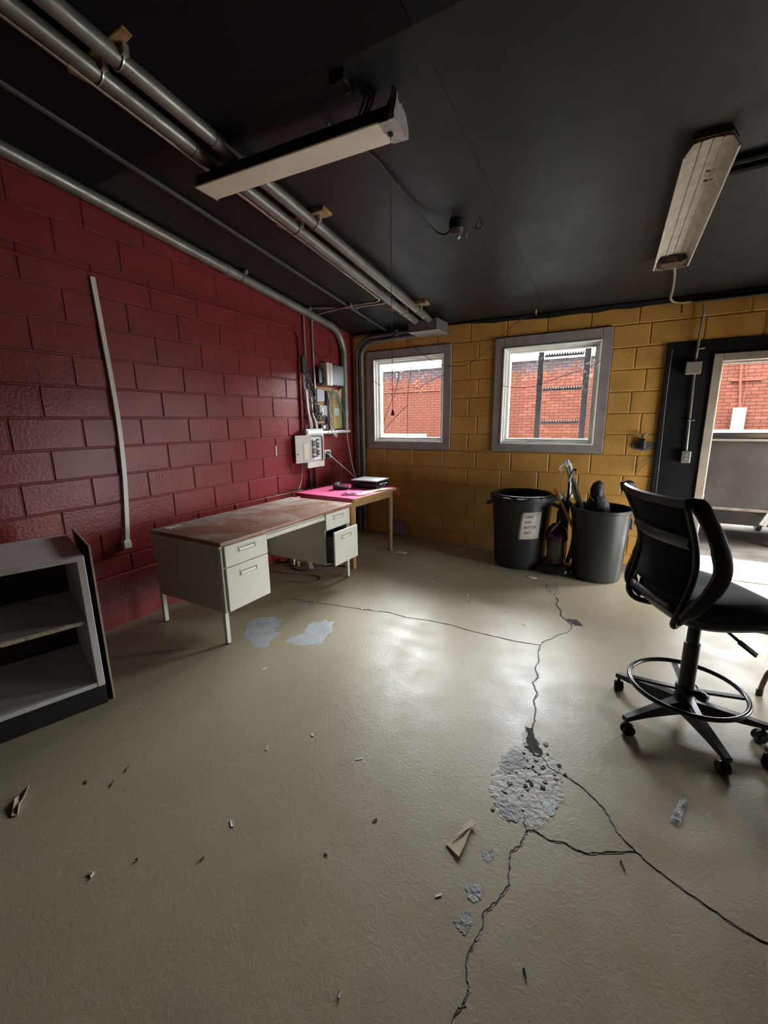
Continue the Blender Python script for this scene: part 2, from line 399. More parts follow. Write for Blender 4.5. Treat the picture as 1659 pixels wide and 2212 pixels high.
for k in range(-8, 6):
    z0, z1 = max(course(k), .001), course(k + 1)
    off = 3.2145 if k % 2 == 0 else 3.3177
    for i in range(-9, 7):
        a = off + i * B; b = a + B
        if b < .03 or a > XR: continue
        rs = [(max(a, .002), min(b, XR - .01), z0, z1)]
        for o_ in ((*W1, *WZ), (*W2, *WZ), (BX, 4.95, -.1, DZ)): rs = sub_rect(rs, o_)
        for r_ in rs: block(wall_b, 'B', *r_, YEL)
# black painted surround of the door
mb = MB(); mb.box((BX, -.012, 0), (3.885, T0 + .002, DZ)); mb.box((3.885, -.012, DO[2] + .005), (4.675, T0 + .002, DZ)); mb.box((4.675, -.012, 0), (4.95, T0 + .002, DZ))
mb.build('black_door_surround', BLK, wall_b, smooth=0)
MB().box((BX - .008, -.024, 0), (BX + .022, -.004, DZ - .01), .004).build('surround_edge_strip', BLK, wall_b)
mb = MB()
for y0, y1, z0, z1 in ((YB, RW[0], -.12, 3.75), (RW[1], .2, -.12, 3.75), (RW[0], RW[1], -.12, RW[2]), (RW[0], RW[1], RW[3], 3.75)): mb.box((XR, y0, z0), (XR + .2, y1, z1))
struct(mb.build('wall_right', YELM, smooth=0))
struct(MB().box((-.2, YB - .2, -.12), (XR + .2, YB, 3.75)).build('wall_rear', BLK, smooth=0))

# ceiling: sloping slab with sheets
def slab(x0, x1, y0, y1, o0, o1): # y0 < y1
    mb = MB(); v = []
    for dz in (o0, o1):
        v.append([mb.bm.verts.new((x, y, zc(x, y) + dz)) for x, y in ((x0, y0), (x1, y0), (x1, y1), (x0, y1))])
    a, b = v; mb.bm.faces.new(a[::-1]); mb.bm.faces.new(b)
    for k in range(4): mb.bm.faces.new((a[k], a[(k + 1) % 4], b[(k + 1) % 4], b[k]))
    return mb
ceil = struct(slab(-.25, XR + .25, YB - .25, .45, .012, .15).build('ceiling', CEIL_SHADE, smooth=0))
xs = [-.02, 2.388, 4.828, XR]; ys = [-.002, -1.10, -3.10]
for i in range(3):
    for j in range(2):
        slab(xs[i] + .0008, xs[i + 1] - .0008, ys[j + 1] + .0008, ys[j] - .0008, 0, .0125).build('ceiling_sheet', CEIL, ceil, smooth=0)
    slab(xs[i] + .0025, xs[i + 1] - .0025, YB, -3.1025, -.022, .0125).build('ceiling_sheet', CEIL_SHADE, ceil, smooth=0)
mb = MB(); n = 40
rows = [[], [], [], []]
for i in range(n + 1):      # black painted trim, wavy lower edge, between ceiling and yellow wall
    x = .02 + (XR - .04) * i / n; zt = zc(x, 0); dr = .012 + .03 * min(1, max(0, (x - 1.3) / .8)) + random.uniform(-.008, .008)
    for r_, p in enumerate(((x, -.02, zt + .002), (x, -.026, zt - .01), (x, -.016, zt - dr), (x, -.001, zt - dr - .006))): rows[r_].append(p)
struct(mb.grid(rows).build('trim_1', BLK, smooth=30))

# ------------------------------------------------------------------ windows and door frame
GLASS = bpy.data.materials.new('dusty_window_glass'); GLASS.use_nodes = True
def glass_nodes():
    nt = GLASS.node_tree; N = nt.nodes; L = nt.links; out = N['Material Output']; N.remove(N['Principled BSDF'])
    tr = N.new('ShaderNodeBsdfTransparent'); tr.inputs[0].default_value = (.97, .98, .98, 1)
    gl = N.new('ShaderNodeBsdfGlossy'); gl.inputs['Roughness'].default_value = .03
    fr = N.new('ShaderNodeFresnel'); fr.inputs['IOR'].default_value = 1.45
    mx = N.new('ShaderNodeMixShader'); L.new(fr.outputs[0], mx.inputs[0]); L.new(tr.outputs[0], mx.inputs[1]); L.new(gl.outputs[0], mx.inputs[2])
    df = N.new('ShaderNodeBsdfTranslucent'); df.inputs[0].default_value = (.75, .75, .75, 1)
    g = N.new('ShaderNodeNewGeometry'); n = N.new('ShaderNodeTexNoise'); n.inputs['Scale'].default_value = 34; n.inputs['Detail'].default_value = 8
    L.new(g.outputs['Position'], n.inputs['Vector'])
    n2 = N.new('ShaderNodeTexNoise'); n2.inputs['Scale'].default_value = 3.2; n2.inputs['Detail'].default_value = 4; L.new(g.outputs['Position'], n2.inputs['Vector'])
    r = N.new('ShaderNodeMapRange'); r.inputs['From Min'].default_value = .54; r.inputs['From Max'].default_value = .70; r.inputs['To Max'].default_value = .10; L.new(n.outputs['Fac'], r.inputs['Value'])
    r2 = N.new('ShaderNodeMapRange'); r2.inputs['From Min'].default_value = .42; r2.inputs['From Max'].default_value = .62; r2.inputs['To Min'].default_value = .15; L.new(n2.outputs['Fac'], r2.inputs['Value'])
    sp = N.new('ShaderNodeSeparateXYZ'); L.new(g.outputs['Position'], sp.inputs[0]); r3 = N.new('ShaderNodeMapRange'); r3.inputs['From Min'].default_value = 1.75; r3.inputs['From Max'].default_value = 2.2; r3.inputs['To Min'].default_value = .04; L.new(sp.outputs['Z'], r3.inputs['Value'])
    mu0 = N.new('ShaderNodeMath'); mu0.operation = 'MULTIPLY'; L.new(r.outputs[0], mu0.inputs[0]); L.new(r2.outputs[0], mu0.inputs[1])
    mu = N.new('ShaderNodeMath'); mu.operation = 'MULTIPLY'; L.new(mu0.outputs[0], mu.inputs[0]); L.new(r3.outputs[0], mu.inputs[1])
    m2 = N.new('ShaderNodeMixShader'); L.new(mu.outputs[0], m2.inputs[0]); L.new(mx.outputs[0], m2.inputs[1]); L.new(df.outputs[0], m2.inputs[2])
    L.new(m2.outputs[0], out.inputs[0])
glass_nodes()
def window(idx, X, inx, inz):
    root = bpy.data.objects.new('window_%d' % idx, None); col.objects.link(root); struct(root); ORG[root.name] = Vector((0, 0, 0))
    (a, b), (c, d), (e, f) = X, inx, inz
    # casing boards proud of the wall
    for nm, (x0, x1, z0, z1) in (('casing_board', (a, c, WZ[0] + .006, WZ[1] - .004)), ('casing_board', (d, b, WZ[0] + .006, WZ[1] - .004)), ('casing_board', (c, d, f, WZ[1] - .004)), ('casing_board', (c, d, WZ[0] + .006, e))):
        MB().box((x0 + .001, -.018, z0), (x1 - .001, .19, z1), .003).build(nm, CASE, root)
    # vinyl frame: stepped rings
    def ring(x0, x1, z0, z1, w_, y0, y1, nm, bev=.003):
        mb = MB()
        mb.box((x0, y0, z0), (x0 + w_, y1, z1), bev); mb.box((x1 - w_, y0, z0), (x1, y1, z1), bev)
        mb.box((x0 + w_, y0, z0), (x1 - w_, y1, z0 + w_), bev); mb.box((x0 + w_, y0, z1 - w_), (x1 - w_, y1, z1), bev)
        return mb.build(nm, VINYL, root)
    ring(c, d, e, f, .016, -.026, .02, 'frame_lip')
    ring(c + .010, d - .010, e + .010, f - .010, .022, .012, .15, 'frame')
    ring(c + .030, d - .030, e + .030, f - .030, .026, .055, .13, 'sash')
    MB().box((c + .05, .088, e + .05), (d - .05, .092, f - .05)).build('glass_pane', GLASS, root, smooth=0)
    return root
window(1, W1, (.318, 1.276), (1.232, 2.258))
window(2, W2, (1.972, 2.920), (1.230, 2.250))

w3 = bpy.data.objects.new('window_3', None); col.objects.link(w3); struct(w3); ORG[w3.name] = Vector((0, 0, 0))  # added window out of view, brings fill daylight from the right
mb = MB(); xa, xb = XR - .012, XR + .15
for y0, y1, z0, z1 in ((RW[0], RW[0] + .06, RW[2], RW[3]), (RW[1] - .06, RW[1], RW[2], RW[3]), (RW[0] + .06, RW[1] - .06, RW[2], RW[2] + .06), (RW[0] + .06, RW[1] - .06, RW[3] - .06, RW[3])): mb.box((xa, y0, z0), (xb, y1, z1), .003)
mb.build('frame', VINYL, w3)
MB().box((XR + .09, RW[0] + .05, RW[2] + .05), (XR + .094, RW[1] - .05, RW[3] - .05)).build('glass_pane', GLASS, w3, smooth=0)
cn = struct(MB().box((3.5, .2, 2.15), (5.3, 2.35, 2.19), .004).build('added_door_canopy', mat('canopy_grey', (.05, .05, .05), .6)))   # unseen canopy added outside to cut the daylight through the door
for x_ in (3.55, 5.25): MB().tube([(x_, .2, 2.75), (x_, 2.3, 2.19)], .015, 6).build('stay', GREYD, cn)
door = bpy.data.objects.new('door_1', None); col.objects.link(door); struct(door); ORG[door.name] = Vector((0, 0, 0))
mb = MB()   # steel frame, profile with stop
for sx, x0 in ((1, 3.817), (-1, 4.743)):
    mb.box((x0, -.03, 0), (x0 + sx * .066, .21, 2.036), .003); mb.box((x0 + sx * .062, .06, 0), (x0 + sx * .082, .12, 1.975), .003)
mb.build('jamb', JAMB, door)
mb = MB(); mb.box((3.883, -.03, 1.972), (4.677, .21, 2.036), .003); mb.box((3.895, .06, 1.955), (4.66, .12, 1.974), .003)
mb.build('head', JAMB, door)
MB().box((3.883, -.01, 0), (4.677, .22, .012), .004).build('threshold', mat('worn_aluminium', (.5, .48, .44), .4, metal=.7), door)
mb = MB()
for z in (.73, .78): mb.cyl((3.893, .02, z), (3.899, .02, z), .011, 10)
mb.build('strike_screws', ZINC, door)

# ------------------------------------------------------------------ outside
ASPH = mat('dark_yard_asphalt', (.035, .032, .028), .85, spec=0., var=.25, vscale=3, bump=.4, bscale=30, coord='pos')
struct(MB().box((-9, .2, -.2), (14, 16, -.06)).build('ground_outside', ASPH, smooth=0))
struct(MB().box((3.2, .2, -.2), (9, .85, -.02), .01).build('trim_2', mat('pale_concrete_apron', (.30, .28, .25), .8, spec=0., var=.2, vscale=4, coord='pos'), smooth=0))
def brick_mat():
    m = bpy.data.materials.new('orange_brick'); m.use_nodes = True; nt = m.node_tree; N = nt.nodes; L = nt.links; b = N['Principled BSDF']
    b.inputs['Roughness'].default_value = .85; b.inputs['Specular IOR Level'].default_value = 0.
    g = N.new('ShaderNodeNewGeometry'); oi = N.new('ShaderNodeObjectInfo')
    n = N.new('ShaderNodeTexNoise'); n.inputs['Scale'].default_value = 6; n.inputs['Detail'].default_value = 6; L.new(g.outputs['Position'], n.inputs['Vector'])
    mx = N.new('ShaderNodeMix'); mx.data_type = 'RGBA'; L.new(n.outputs['Fac'], mx.inputs[0])
    mx.inputs[6].default_value = (.0262, .0092, .0062, 1); mx.inputs[7].default_value = (.0385, .0148, .0106, 1)
    # grey overspray along the top courses: ragged lower edge
    sp = N.new('ShaderNodeSeparateXYZ'); L.new(g.outputs['Position'], sp.inputs[0])
    n2 = N.new('ShaderNodeTexNoise'); n2.inputs['Scale'].default_value = 5; n2.inputs['Detail'].default_value = 8; L.new(g.outputs['Position'], n2.inputs['Vector'])
    ad = N.new('ShaderNodeMath'); ad.operation = 'MULTIPLY_ADD'; L.new(n2.outputs['Fac'], ad.inputs[0]); ad.inputs[1].default_value = .9; L.new(sp.outputs['Z'], ad.inputs[2])
    r = N.new('ShaderNodeMapRange'); r.inputs['From Min'].default_value = 2.92; r.inputs['From Max'].default_value = 3.15; r.inputs['To Max'].default_value = .85; L.new(ad.outputs[0], r.inputs['Value'])
    m2 = N.new('ShaderNodeMix'); m2.data_type = 'RGBA'; L.new(r.outputs[0], m2.inputs[0]); L.new(mx.outputs[2], m2.inputs[6]); m2.inputs[7].default_value = (.012, .012, .0135, 1)
    hs = N.new('ShaderNodeHueSaturation'); rr = N.new('ShaderNodeMapRange'); rr.inputs['To Min'].default_value = .82; rr.inputs['To Max'].default_value = 1.15
    L.new(oi.outputs['Random'], rr.inputs['Value']); L.new(rr.outputs[0], hs.inputs['Value']); L.new(m2.outputs[2], hs.inputs['Color']); L.new(hs.outputs[0], b.inputs['Base Color'])
    return m
BRK = brick_mat()
MORT = mat('brick_mortar', (.014, .0064, .0045), .9, spec=0., var=.2, vscale=9, coord='pos')
YW = 6.0; ZT = 2.83
bw_ = struct(MB().box((-7, YW + .008, -.2), (9.5, YW + .3, ZT)).build('wall_neighbour', MORT, smooth=0))
MB().box((-7.1, YW - .04, ZT), (9.6, YW + .34, ZT + .09), .01).build('coping', mat('pale_metal_coping', (.08, .078, .070), .5, spec=0., var=.1, coord='pos'), bw_)
MB().box((-7, YW - .03, 2.25), (.3, YW + .01, 2.28), .005).build('brick_ledge', BRK, bw_)
BW, BH = .2032, .0677
bmesh_ = None; cnt = 0
rest = MB()
def brick_at(mb, x, z, wd):
    a, b = .004, .004
    o_ = [(x + a, z + b), (x + wd - a, z + b), (x + wd - a, z + BH - b), (x + a, z + BH - b)]
    lo = [mb.bm.verts.new((u, YW + .02, v)) for u, v in o_]; hi = [mb.bm.verts.new((u, YW, v)) for u, v in o_]
    mb.bm.faces.new(hi)
    for k in range(4): j = (k + 1) % 4; mb.bm.faces.new((lo[k], lo[j], hi[j], hi[k]))
j = 0
while -.06 + j * BH < ZT - .01:
    z = -.06 + j * BH; off = (j % 2) * BW / 2
    for i in range(-34, 46):
        x = i * BW + off
        if (.72 < x < 2.30 and .95 < z < 2.80 or 4.68 < x < 5.35 and 1.40 < z < 2.62) and cnt < 300:
            if bmesh_ is None:
                mb = MB(); brick_at(mb, 0, 0, BW); o = mb.build('brick', BRK, bw_, smooth=0); bmesh_ = o.data
            else:
                o = bpy.data.objects.new('brick', bmesh_); col.objects.link(o); o.parent = bw_
            o.location = (x, random.uniform(-.003, .003), z); cnt += 1
        else: brick_at(rest, x, z, BW)
    j += 1
ro = rest.build('brick_rest', BRK, bw_, smooth=0); ro['kind'] = 'stuff'

# roof ladder just outside the second window
LAD = mat('galvanised_ladder', (.020, .022, .026), .6, spec=.1, var=.35, vscale=40)
lad = thing('roof_ladder', 'grey galvanised roof ladder with serrated rungs outside the wider window', 'ladder', (2.53, .42, -.06))
for x in (2.285, 2.765):
    mb = MB(); mb.box((x - .030, .415, -.06), (x + .030, .425, 3.6)); mb.box((x - .030 if x < 2.5 else x + .022, .415, -.06), (x - .022 if x < 2.5 else x + .030, .455, 3.6)); mb.build('rail', LAD, lad, smooth=0)
for k in range(9):
    z = .36 + k * .367
    mb = MB(); mb.box((2.325, .40, z - .018), (2.725, .44, z))
    for t in range(15):
        x = 2.335 + t * .027; mb.prism([(x, z), (x + .02, z), (x + .014, z + .02), (x + .006, z + .02)], .402, .438, lambda a, c, b: (a, b, c))
    mb.build('rung', LAD, lad, smooth=0)
for z in (.5, 2.6):
    for x in (2.285, 2.765):
        MB().box((x - .02, .2, z - .02), (x + .02, .42, z + .02)).build('wall_bracket', LAD, lad, smooth=0)

# dumpster in the yard in front of the open door
DMP = mat('scuffed_black_steel', (.0050, .0051, .0054), .6, spec=.2, c2=(.0125, .0122, .012), vscale=3.5, vdetail=8, bump=.2, bscale=20, lo=.42, hi=.66, coord='pos')
DRK = mat('rusty_dark_steel', (.010, .0085, .007), .8, c2=(.016, .012, .009), vscale=6, coord='pos')
dm = thing('dumpster', 'scuffed black steel dumpster with pale top rail outside the open door', 'dumpster', (4.9, 1.5, -.06))
mb = MB(); mb.box((3.55, 1.50, .42), (6.6, 2.9, 1.22), .01); mb.build('body', DMP, dm)
mb = MB(); mb.prism([(1.5, .42), (1.56, .22), (2.8, .22), (2.9, .42)], 3.55, 6.6, lambda y, z, x: (x, y, z)); mb.build('lower_body', DMP, dm, smooth=0)
MB().box((3.53, 1.47, 1.215), (6.62, 1.52, 1.245), .004).build('pale_rail', mat('pale_rail_paint', (.055, .055, .055), .4), dm)
MB().box((3.53, 1.46, 1.25), (6.62, 2.92, 1.315), .012).build('lid', mat('glossy_black_lid', (.006, .006, .007), .25, coord='pos'), dm)
MB().box((3.53, 1.472, .40), (6.62, 1.50, .43), .004).build('lower_rail', mat('tan_rail_grime', (.030, .024, .017), .8, var=.4, vscale=12), dm)
mb = MB(); mb.tube([(4.72, 1.44, .40), (4.66, 1.42, .26)], .035, 8); mb.build('lift_sleeve', mat('worn_grey_sleeve', (.05, .048, .045), .6), dm)
MB().box((4.75, 1.46, .43), (4.80, 1.5, 1.21), .004).build('side_rib', DMP, dm)
for x in (3.8, 4.9, 6.3):
    for y in (1.75, 2.7):
        cs_ = MB().cyl((x - .03, y, .04), (x + .03, y, .04), .1, 16).build('caster', BLACK, dm); MB().box((x - .04, y - .04, .10), (x + .04, y + .04, .23)).build('caster_fork', DRK, cs_, smooth=0)
kb = thing('kerb_slab', 'low dark concrete kerb with a round reflector behind the dumpster', 'kerb', (4.6, 3.2, -.06))
MB().box((3.0, 3.2, -.06), (8.0, 3.6, .2), .01).build('slab', DRK, kb)
MB().cyl((4.78, 3.2, .06), (4.78, 3.19, .06), .05, 20).build('reflector', mat('pale_reflector', (.06, .06, .055), .4), kb)
# meter box with conduit on the brick wall
mt = thing('utility_box', 'pale grey utility box with conduit on the brick wall outside', 'utility box', (5.03, YW - .08, 1.2))
MB().box((4.93, YW - .13, 1.18), (5.13, YW - .003, 1.66), .012).build('box', mat('pale_grey_metal', (.046, .05, .05), .6, spec=0.), mt)
BRKP = mat('brick_painted_pipe', (.036, .013, .009), .8, spec=0.)
MB().tube([(5.03, YW - .05, 1.66), (4.97, YW - .05, 2.2), (4.93, YW - .05, 2.8)], .022, 8).build('conduit', BRKP, mt)
MB().tube(smooth_path([(5.06, YW - .05, 1.66), (5.08, YW - .04, 2.1), (5.03, YW - .04, 2.35), (5.03, YW - .04, 2.8)]), .009, 6).build('cable', BRKP, mt)
MB().box((4.83, YW - .06, 2.16), (5.30, YW - .003, 2.19), .003).build('strut', BRKP, mt)
# white roof-top unit seen low through the first window
ac = thing('vent_unit', 'white louvred vent unit low outside the smaller window', 'vent unit', (-.95, 3.2, -.06))
WH2 = mat('white_unit_paint', (.045, .047, .05), .6, spec=0.)
MB().box((-1.6, 3.0, -.06), (-.55, 3.6, 1.21), .01).build('casing', WH2, ac)
for k in range(9): MB().box((-1.55 + k * .11, 2.992, 1.12), (-1.47 + k * .11, 3.0, 1.145)).build('louvre', DRK, ac, smooth=0)
# cables hanging outside the first window
for i, p in enumerate((
    [(0.70, .3, 2.6), (0.70, .3, 2.19), (0.666, .3, 1.962), (0.646, .3, 1.669), (0.652, .3, 1.0)],
    [(0.524, .3, 2.6), (0.524, .3, 2.203), (0.509, .3, 2.029), (0.452, .3, 1.854), (0.365, .3, 1.676), (0.29, .3, 1.492), (.26, .3, 1.2)],
    [(0.646, .3, 1.698), (0.506, .3, 1.581), (0.347, .3, 1.43), (.2, .3, 1.25)])):
    cable('outdoor_cable', p, .0035, mat('rusty_cable', (.004, .0025, .0025), .8, spec=0.), ('straight dark cable hanging down outside the smaller window', 'dark cable curving leftward outside the smaller window', 'short dark cable slanting down left outside the smaller window')[i])

# ------------------------------------------------------------------ pipes and conduits
def cz(x, y, off): return zc(x, y) - off
def ceil_run(x, y0, y1, off, n=2): return [Vector((x, y0 + (y1 - y0) * i / n, cz(x, y0 + (y1 - y0) * i / n, off))) for i in range(n + 1)]
# two fat conduits hung under the ceiling
for i, x in enumerate((1.078, 1.235)):
    t = thing('ceiling_conduit', ('fat grey conduit under the ceiling, nearer the thin shiny conduits', 'fat grey conduit under the ceiling, the one farther from the red wall')[i], 'conduit', (x, -.36, cz(x, -.36, .08)), group='fat ceiling conduits')
    MB().tube(ceil_run(x, YB + .05, -.36, .055), .037, 16).build('pipe', GREY, t)
    for y in (-.52, -3.05, -5.3):
        q = Vector((x, y, cz(x, y, .055))); dd = Vector((0, 1, -.137)).normalized()
        MB().tube([q - dd * .035, q + dd * .035], .0405, 16).build('coupling', GREY, t)
    for y in (-.66, -2.28, -3.55):
        q = Vector((x, y, cz(x, y, .055)))
        MB().tube(arc(q, .040, 0, 200, (1, 0, 0), (0, 0, -1), 12), .005, 6, cap=True).build('strap_clamp', ZINC, t)
        MB().box((x + .036, y - .012, cz(x, y, .062)), (x + .062, y + .012, cz(x, y, .004))).build('strap_tab', ZINC, t, smooth=0)
for i, y in enumerate((-.66, -2.28, -3.55)):
    lo = cz(1.15, y, .024)
    mb = MB(); mb.box((.93, y - .05, lo), (1.36, y + .05, cz(1.15, y, -.012)), .004)
    tag(mb.build('mounting_board', WOODB, origin=(1.15, y, lo)), ('raw wooden block behind the fat conduits beside the junction box', 'raw wooden block behind the fat conduits midway along', 'raw wooden block behind the fat conduits nearest the camera')[i], 'wood block', 'wooden blocks behind the conduits')
# pull box where the two conduits end
t = thing('pull_box', 'grey metal pull box on the ceiling where the fat conduits end', 'junction box', (1.15, -.2, 2.47))
MB().box((.99, -.36, 2.46), (1.335, -.04, 2.575), .004).build('box', GREYD, t)
MB().box((.985, -.365, 2.452), (1.34, -.035, 2.461), .002).build('cover_plate', mat('pale_cover_plate', (.30, .31, .29), .45, metal=.4), t)
# thin shiny conduit pair, bending over to the red wall and down to the breaker panel
for i in range(2):
    x = (1.006, .980)[i]; yb = (-.83, -.93)[i]; off = (.020, .038)[i]
    rr = .07
    pts = ceil_run(x, YB + .05, -2.45, off, 3) + [Vector((x + .004, -2.2, cz(x, -2.2, off))), Vector((x + .004, yb - rr, cz(x, yb - rr, off)))]
    pts += [Vector((x + .004 - rr + rr * math.cos(a), yb - rr + rr * math.sin(a), 0)) for a in [R(k * 15) for k in range(1, 7)]]
    yw = (-.985, -.845)[i]
    pts += [Vector((.62, yb + .0, 0)), Vector((.4, yb * .6 + yw * .4, 0)), Vector((.10, yw, 0))]
    pts = [Vector((p.x, p.y, cz(p.x, p.y, off))) for p in pts]
    zt = pts[-1].z
    pts += [Vector((.10 - .075 * math.sin(R(k * 18)), yw, zt - .075 * (1 - math.cos(R(k * 18))))) for k in range(1, 6)]
    pts += [Vector((.025, yw, 1.9)), Vector((.03, yw, 1.42))]
    t = thing('thin_conduit', ('thin shiny conduit hugging the fat pipes, dropping at the left side of the breaker panel', 'thin shiny conduit outside its twin, dropping at the right side of the breaker panel')[i], 'conduit', pts[-1], group='thin shiny conduits')
    MB().tube(pts, .0115, 8).build('pipe', THIN, t, smooth=60)
    for y in (-1.35, -2.42, -3.6):
        q = Vector((x + (.004 if y > -2.3 else 0), y, cz(x, y, off))); MB().tube([q + Vector((0, -.022, .003)), q + Vector((0, .022, -.003))], .0145, 8).build('coupling', ZINC, t)
    q = Vector((.62, yb, cz(.62, yb, off))); MB().box((.612, yb - .02, q.z - .016), (.628, yb + .02, q.z + .02)).build('strap', ZINC, t, smooth=0)
# black painted conduit between them and the wall
tag(MB().tube(ceil_run(.555, -5.9, -.045, .022, 3), .017, 10).build('black_conduit', mat('dark_conduit_paint', (.045, .043, .042), .42, coord='pos'), origin=(.555, -.045, cz(.555, -.045, .04))), 'thin black-painted conduit running along the ceiling to the back wall', 'conduit')
MB_ = MB().box((.50, -.10, 2.48), (.74, -.004, 2.545), .004)
t = thing('black_fixture_box', 'small black box with torn paint where the black conduit meets the yellow wall', 'junction box', (.6, -.05, 2.48))
MB_.build('box', BPIPE, t)
for x in (.62, .66, .70): MB().box((x, -.103, 2.476 + .01 * (x > .65)), (x + .022, -.09, 2.49), .002).build('wood_chip', WOODB, t)
# grey conduit along the top of the red wall with elbow in the corner
x = .052
pts = [Vector((x, y, cz(x, y, .052))) for y in (YB + .05, -4.5, -3.0, -1.5, -.56)]
e0 = pts[-1]; cc = e0 + Vector((0, -.02, -.30))
pts += [Vector((x, cc.y + .30 * math.sin(R(a)), cc.z + .30 * math.cos(R(a)))) for a in range(8, 91, 10)] + [Vector((x, cc.y + .30, 1.9)), Vector((x, cc.y + .30, 1.40))]
t = thing('wall_conduit', 'fat grey conduit along the top of the red wall bending down in the corner', 'conduit', (x, cc.y + .3, 1.40))
MB().tube(pts, .042, 16).build('pipe', GREY, t, smooth=50)
for y in (-.9, -2.0, -3.9):
    q = Vector((x, y, cz(x, y, .052))); dd = Vector((0, 1, -.137)).normalized()
    MB().tube([q - dd * .03, q + dd * .03], .0455, 16).build('coupling', GREY, t)
for y in (-.98, -1.86): 
    q = Vector((x, y, cz(x, y, .052)))
    MB().tube(arc(q, .046, -20, 200, (1, 0, 0), (0, 0, -1), 12), .005, 6).build('strap_clamp', ZINC, t)
    MB().box((x + .04, y - .014, q.z + .015), (x + .08, y + .014, q.z + .046)).build('strap_tab', ZINC, t, smooth=0)
# two corner conduits bending from the wall up to the pull box
for i, (xx, yy) in enumerate(((.095, -.05), (.165, -.05))):
    rr = .26 - .05 * i; zt = 2.515 - .052 * i
    pts = [Vector((xx, yy, .02)), Vector((xx, yy, 1.5)), Vector((xx, yy, zt - rr))] + [Vector((xx + rr - rr * math.cos(R(a)), yy - .035 * math.sin(R(a)), zt - rr + rr * math.sin(R(a)))) for a in range(10, 91, 10)] + [Vector((.985, -.12, zt + .005))]
    tt = thing('corner_conduit', ('grey conduit in the corner bending over to the pull box, outer of the pair', 'grey conduit in the corner bending over to the pull box, inner of the pair')[i], 'conduit', pts[0], group='corner conduits')
    MB().tube(pts, .026, 12).build('pipe', GREYD, tt, smooth=50)
    MB().tube([Vector((xx, yy, 1.62)), Vector((xx, yy, 1.68))], .030, 12).build('coupling', GREYD, tt)
    MB().box((.70, -.15, zt + .02), (.74, -.09, zt + .034)).build('strap', ZINC, tt, smooth=0)
# red painted conduits on the red wall
pts = [(.014, -4.6, 2.492), (.014, -2.811, 2.490), (.014, -1.24, 2.484), (.014, -1.15, 2.472), (.014, -1.09, 2.42), (.014, -1.078, 2.34), (.014, -1.085, 2.05), (.014, -1.09, 1.42)]
tag(MB().tube(pts[:2] + smooth_path(pts[2:], 4), .012, 8).build('painted_conduit', RED, origin=pts[-1]), 'red-painted conduit along the red wall turning down to the breaker panel', 'conduit')
for i, y in enumerate((-1.00, -.90)):
    tag(MB().tube([(.02, y, .02), (.02, y, .98)], .016, 8).build('painted_riser', mat('dark_red_pipe', (.06, .012, .014), .5), origin=(.02, y, .02)), ('dark red riser below the breaker panel, left of the two', 'dark red riser below the breaker panel, right of the two')[i], 'conduit', 'risers under the breaker panel')
# conduit run on the yellow wall: from second light down to the outlet
t = thing('outlet_conduit', 'thin conduit from the ceiling light down past the door to the outlet', 'conduit', (3.71, -.02, 1.14))
pts = smooth_path([(3.405, -.80, 2.60), (3.425, -.60, 2.592), (3.437, -.35, 2.562), (3.437, -.16, 2.535), (3.439, -.085, 2.518), (3.465, -.05, 2.50), (3.52, -.035, 2.487), (3.60, -.03, 2.490), (3.65, -.03, 2.485), (3.685, -.03, 2.455), (3.695, -.03, 2.40), (3.690, -.03, 2.2), (3.685, -.03, 1.98)], 4)
MB().tube(pts, .010, 8).build('pipe', mat('beige_conduit_paint', (.36, .31, .22), .4, metal=.3), t, smooth=60)
MB().tube([(3.690, -.03, 1.88), (3.70, -.03, 1.5), (3.708, -.03, 1.17)], .010, 8).build('pipe', THIN, t, smooth=60)
MB().box((3.617, -.065, 1.873), (3.733, -.012, 1.98), .004).build('junction_box', mat('beige_box_paint', (.27, .235, .20), .5), t)
bx = MB().box((3.674, -.062, 1.082), (3.744, -.012, 1.192), .004).build('outlet_box', ZINC, t)
for z in (1.115, 1.155): MB().cyl((3.709, -.062, z), (3.709, -.065, z), .014, 14).build('socket', mat('grey_socket', (.25, .24, .22), .5), bx)
for z in (1.47, 2.09): MB().box((3.685, -.045, z - .006), (3.74, -.012, z + .006), .002).build('strap', ZINC, t)
tag(cable('door_surround_cable', [(3.502, -.022, 2.10), (3.499, -.022, 1.715), (3.508, -.022, 1.116), (3.52, -.022, .02)], .004, mat('grey_thin_wire', (.16, .15, .14), .5)), 'thin grey wire down the edge of the black door surround', 'wire')
# black pipes along the ceiling at right
for i, y in enumerate((-1.72, -1.80)):
    tag(MB().tube([(3.46, y, cz(3.46, y, .02)), (XR - .02, y - .1, cz(XR, y - .1, .02))], .017, 8).build('black_ceiling_pipe', BPIPE, origin=(4.5, y, cz(4.5, y, .04))), ('black pipe on the ceiling right of the ribbed light, nearer the window wall', 'black pipe on the ceiling right of the ribbed light, nearer the camera')[i], 'pipe', 'black pipes by the ribbed light')
tag(MB().tube([(3.6, -.03, 2.485), (4.4, -.03, 2.478), (XR - .02, -.03, 2.47)], .014, 8).build('black_wall_pipe', BPIPE, origin=(4.4, -.03, 2.478)), 'black pipe along the yellow wall just under the ceiling, above the door', 'pipe')

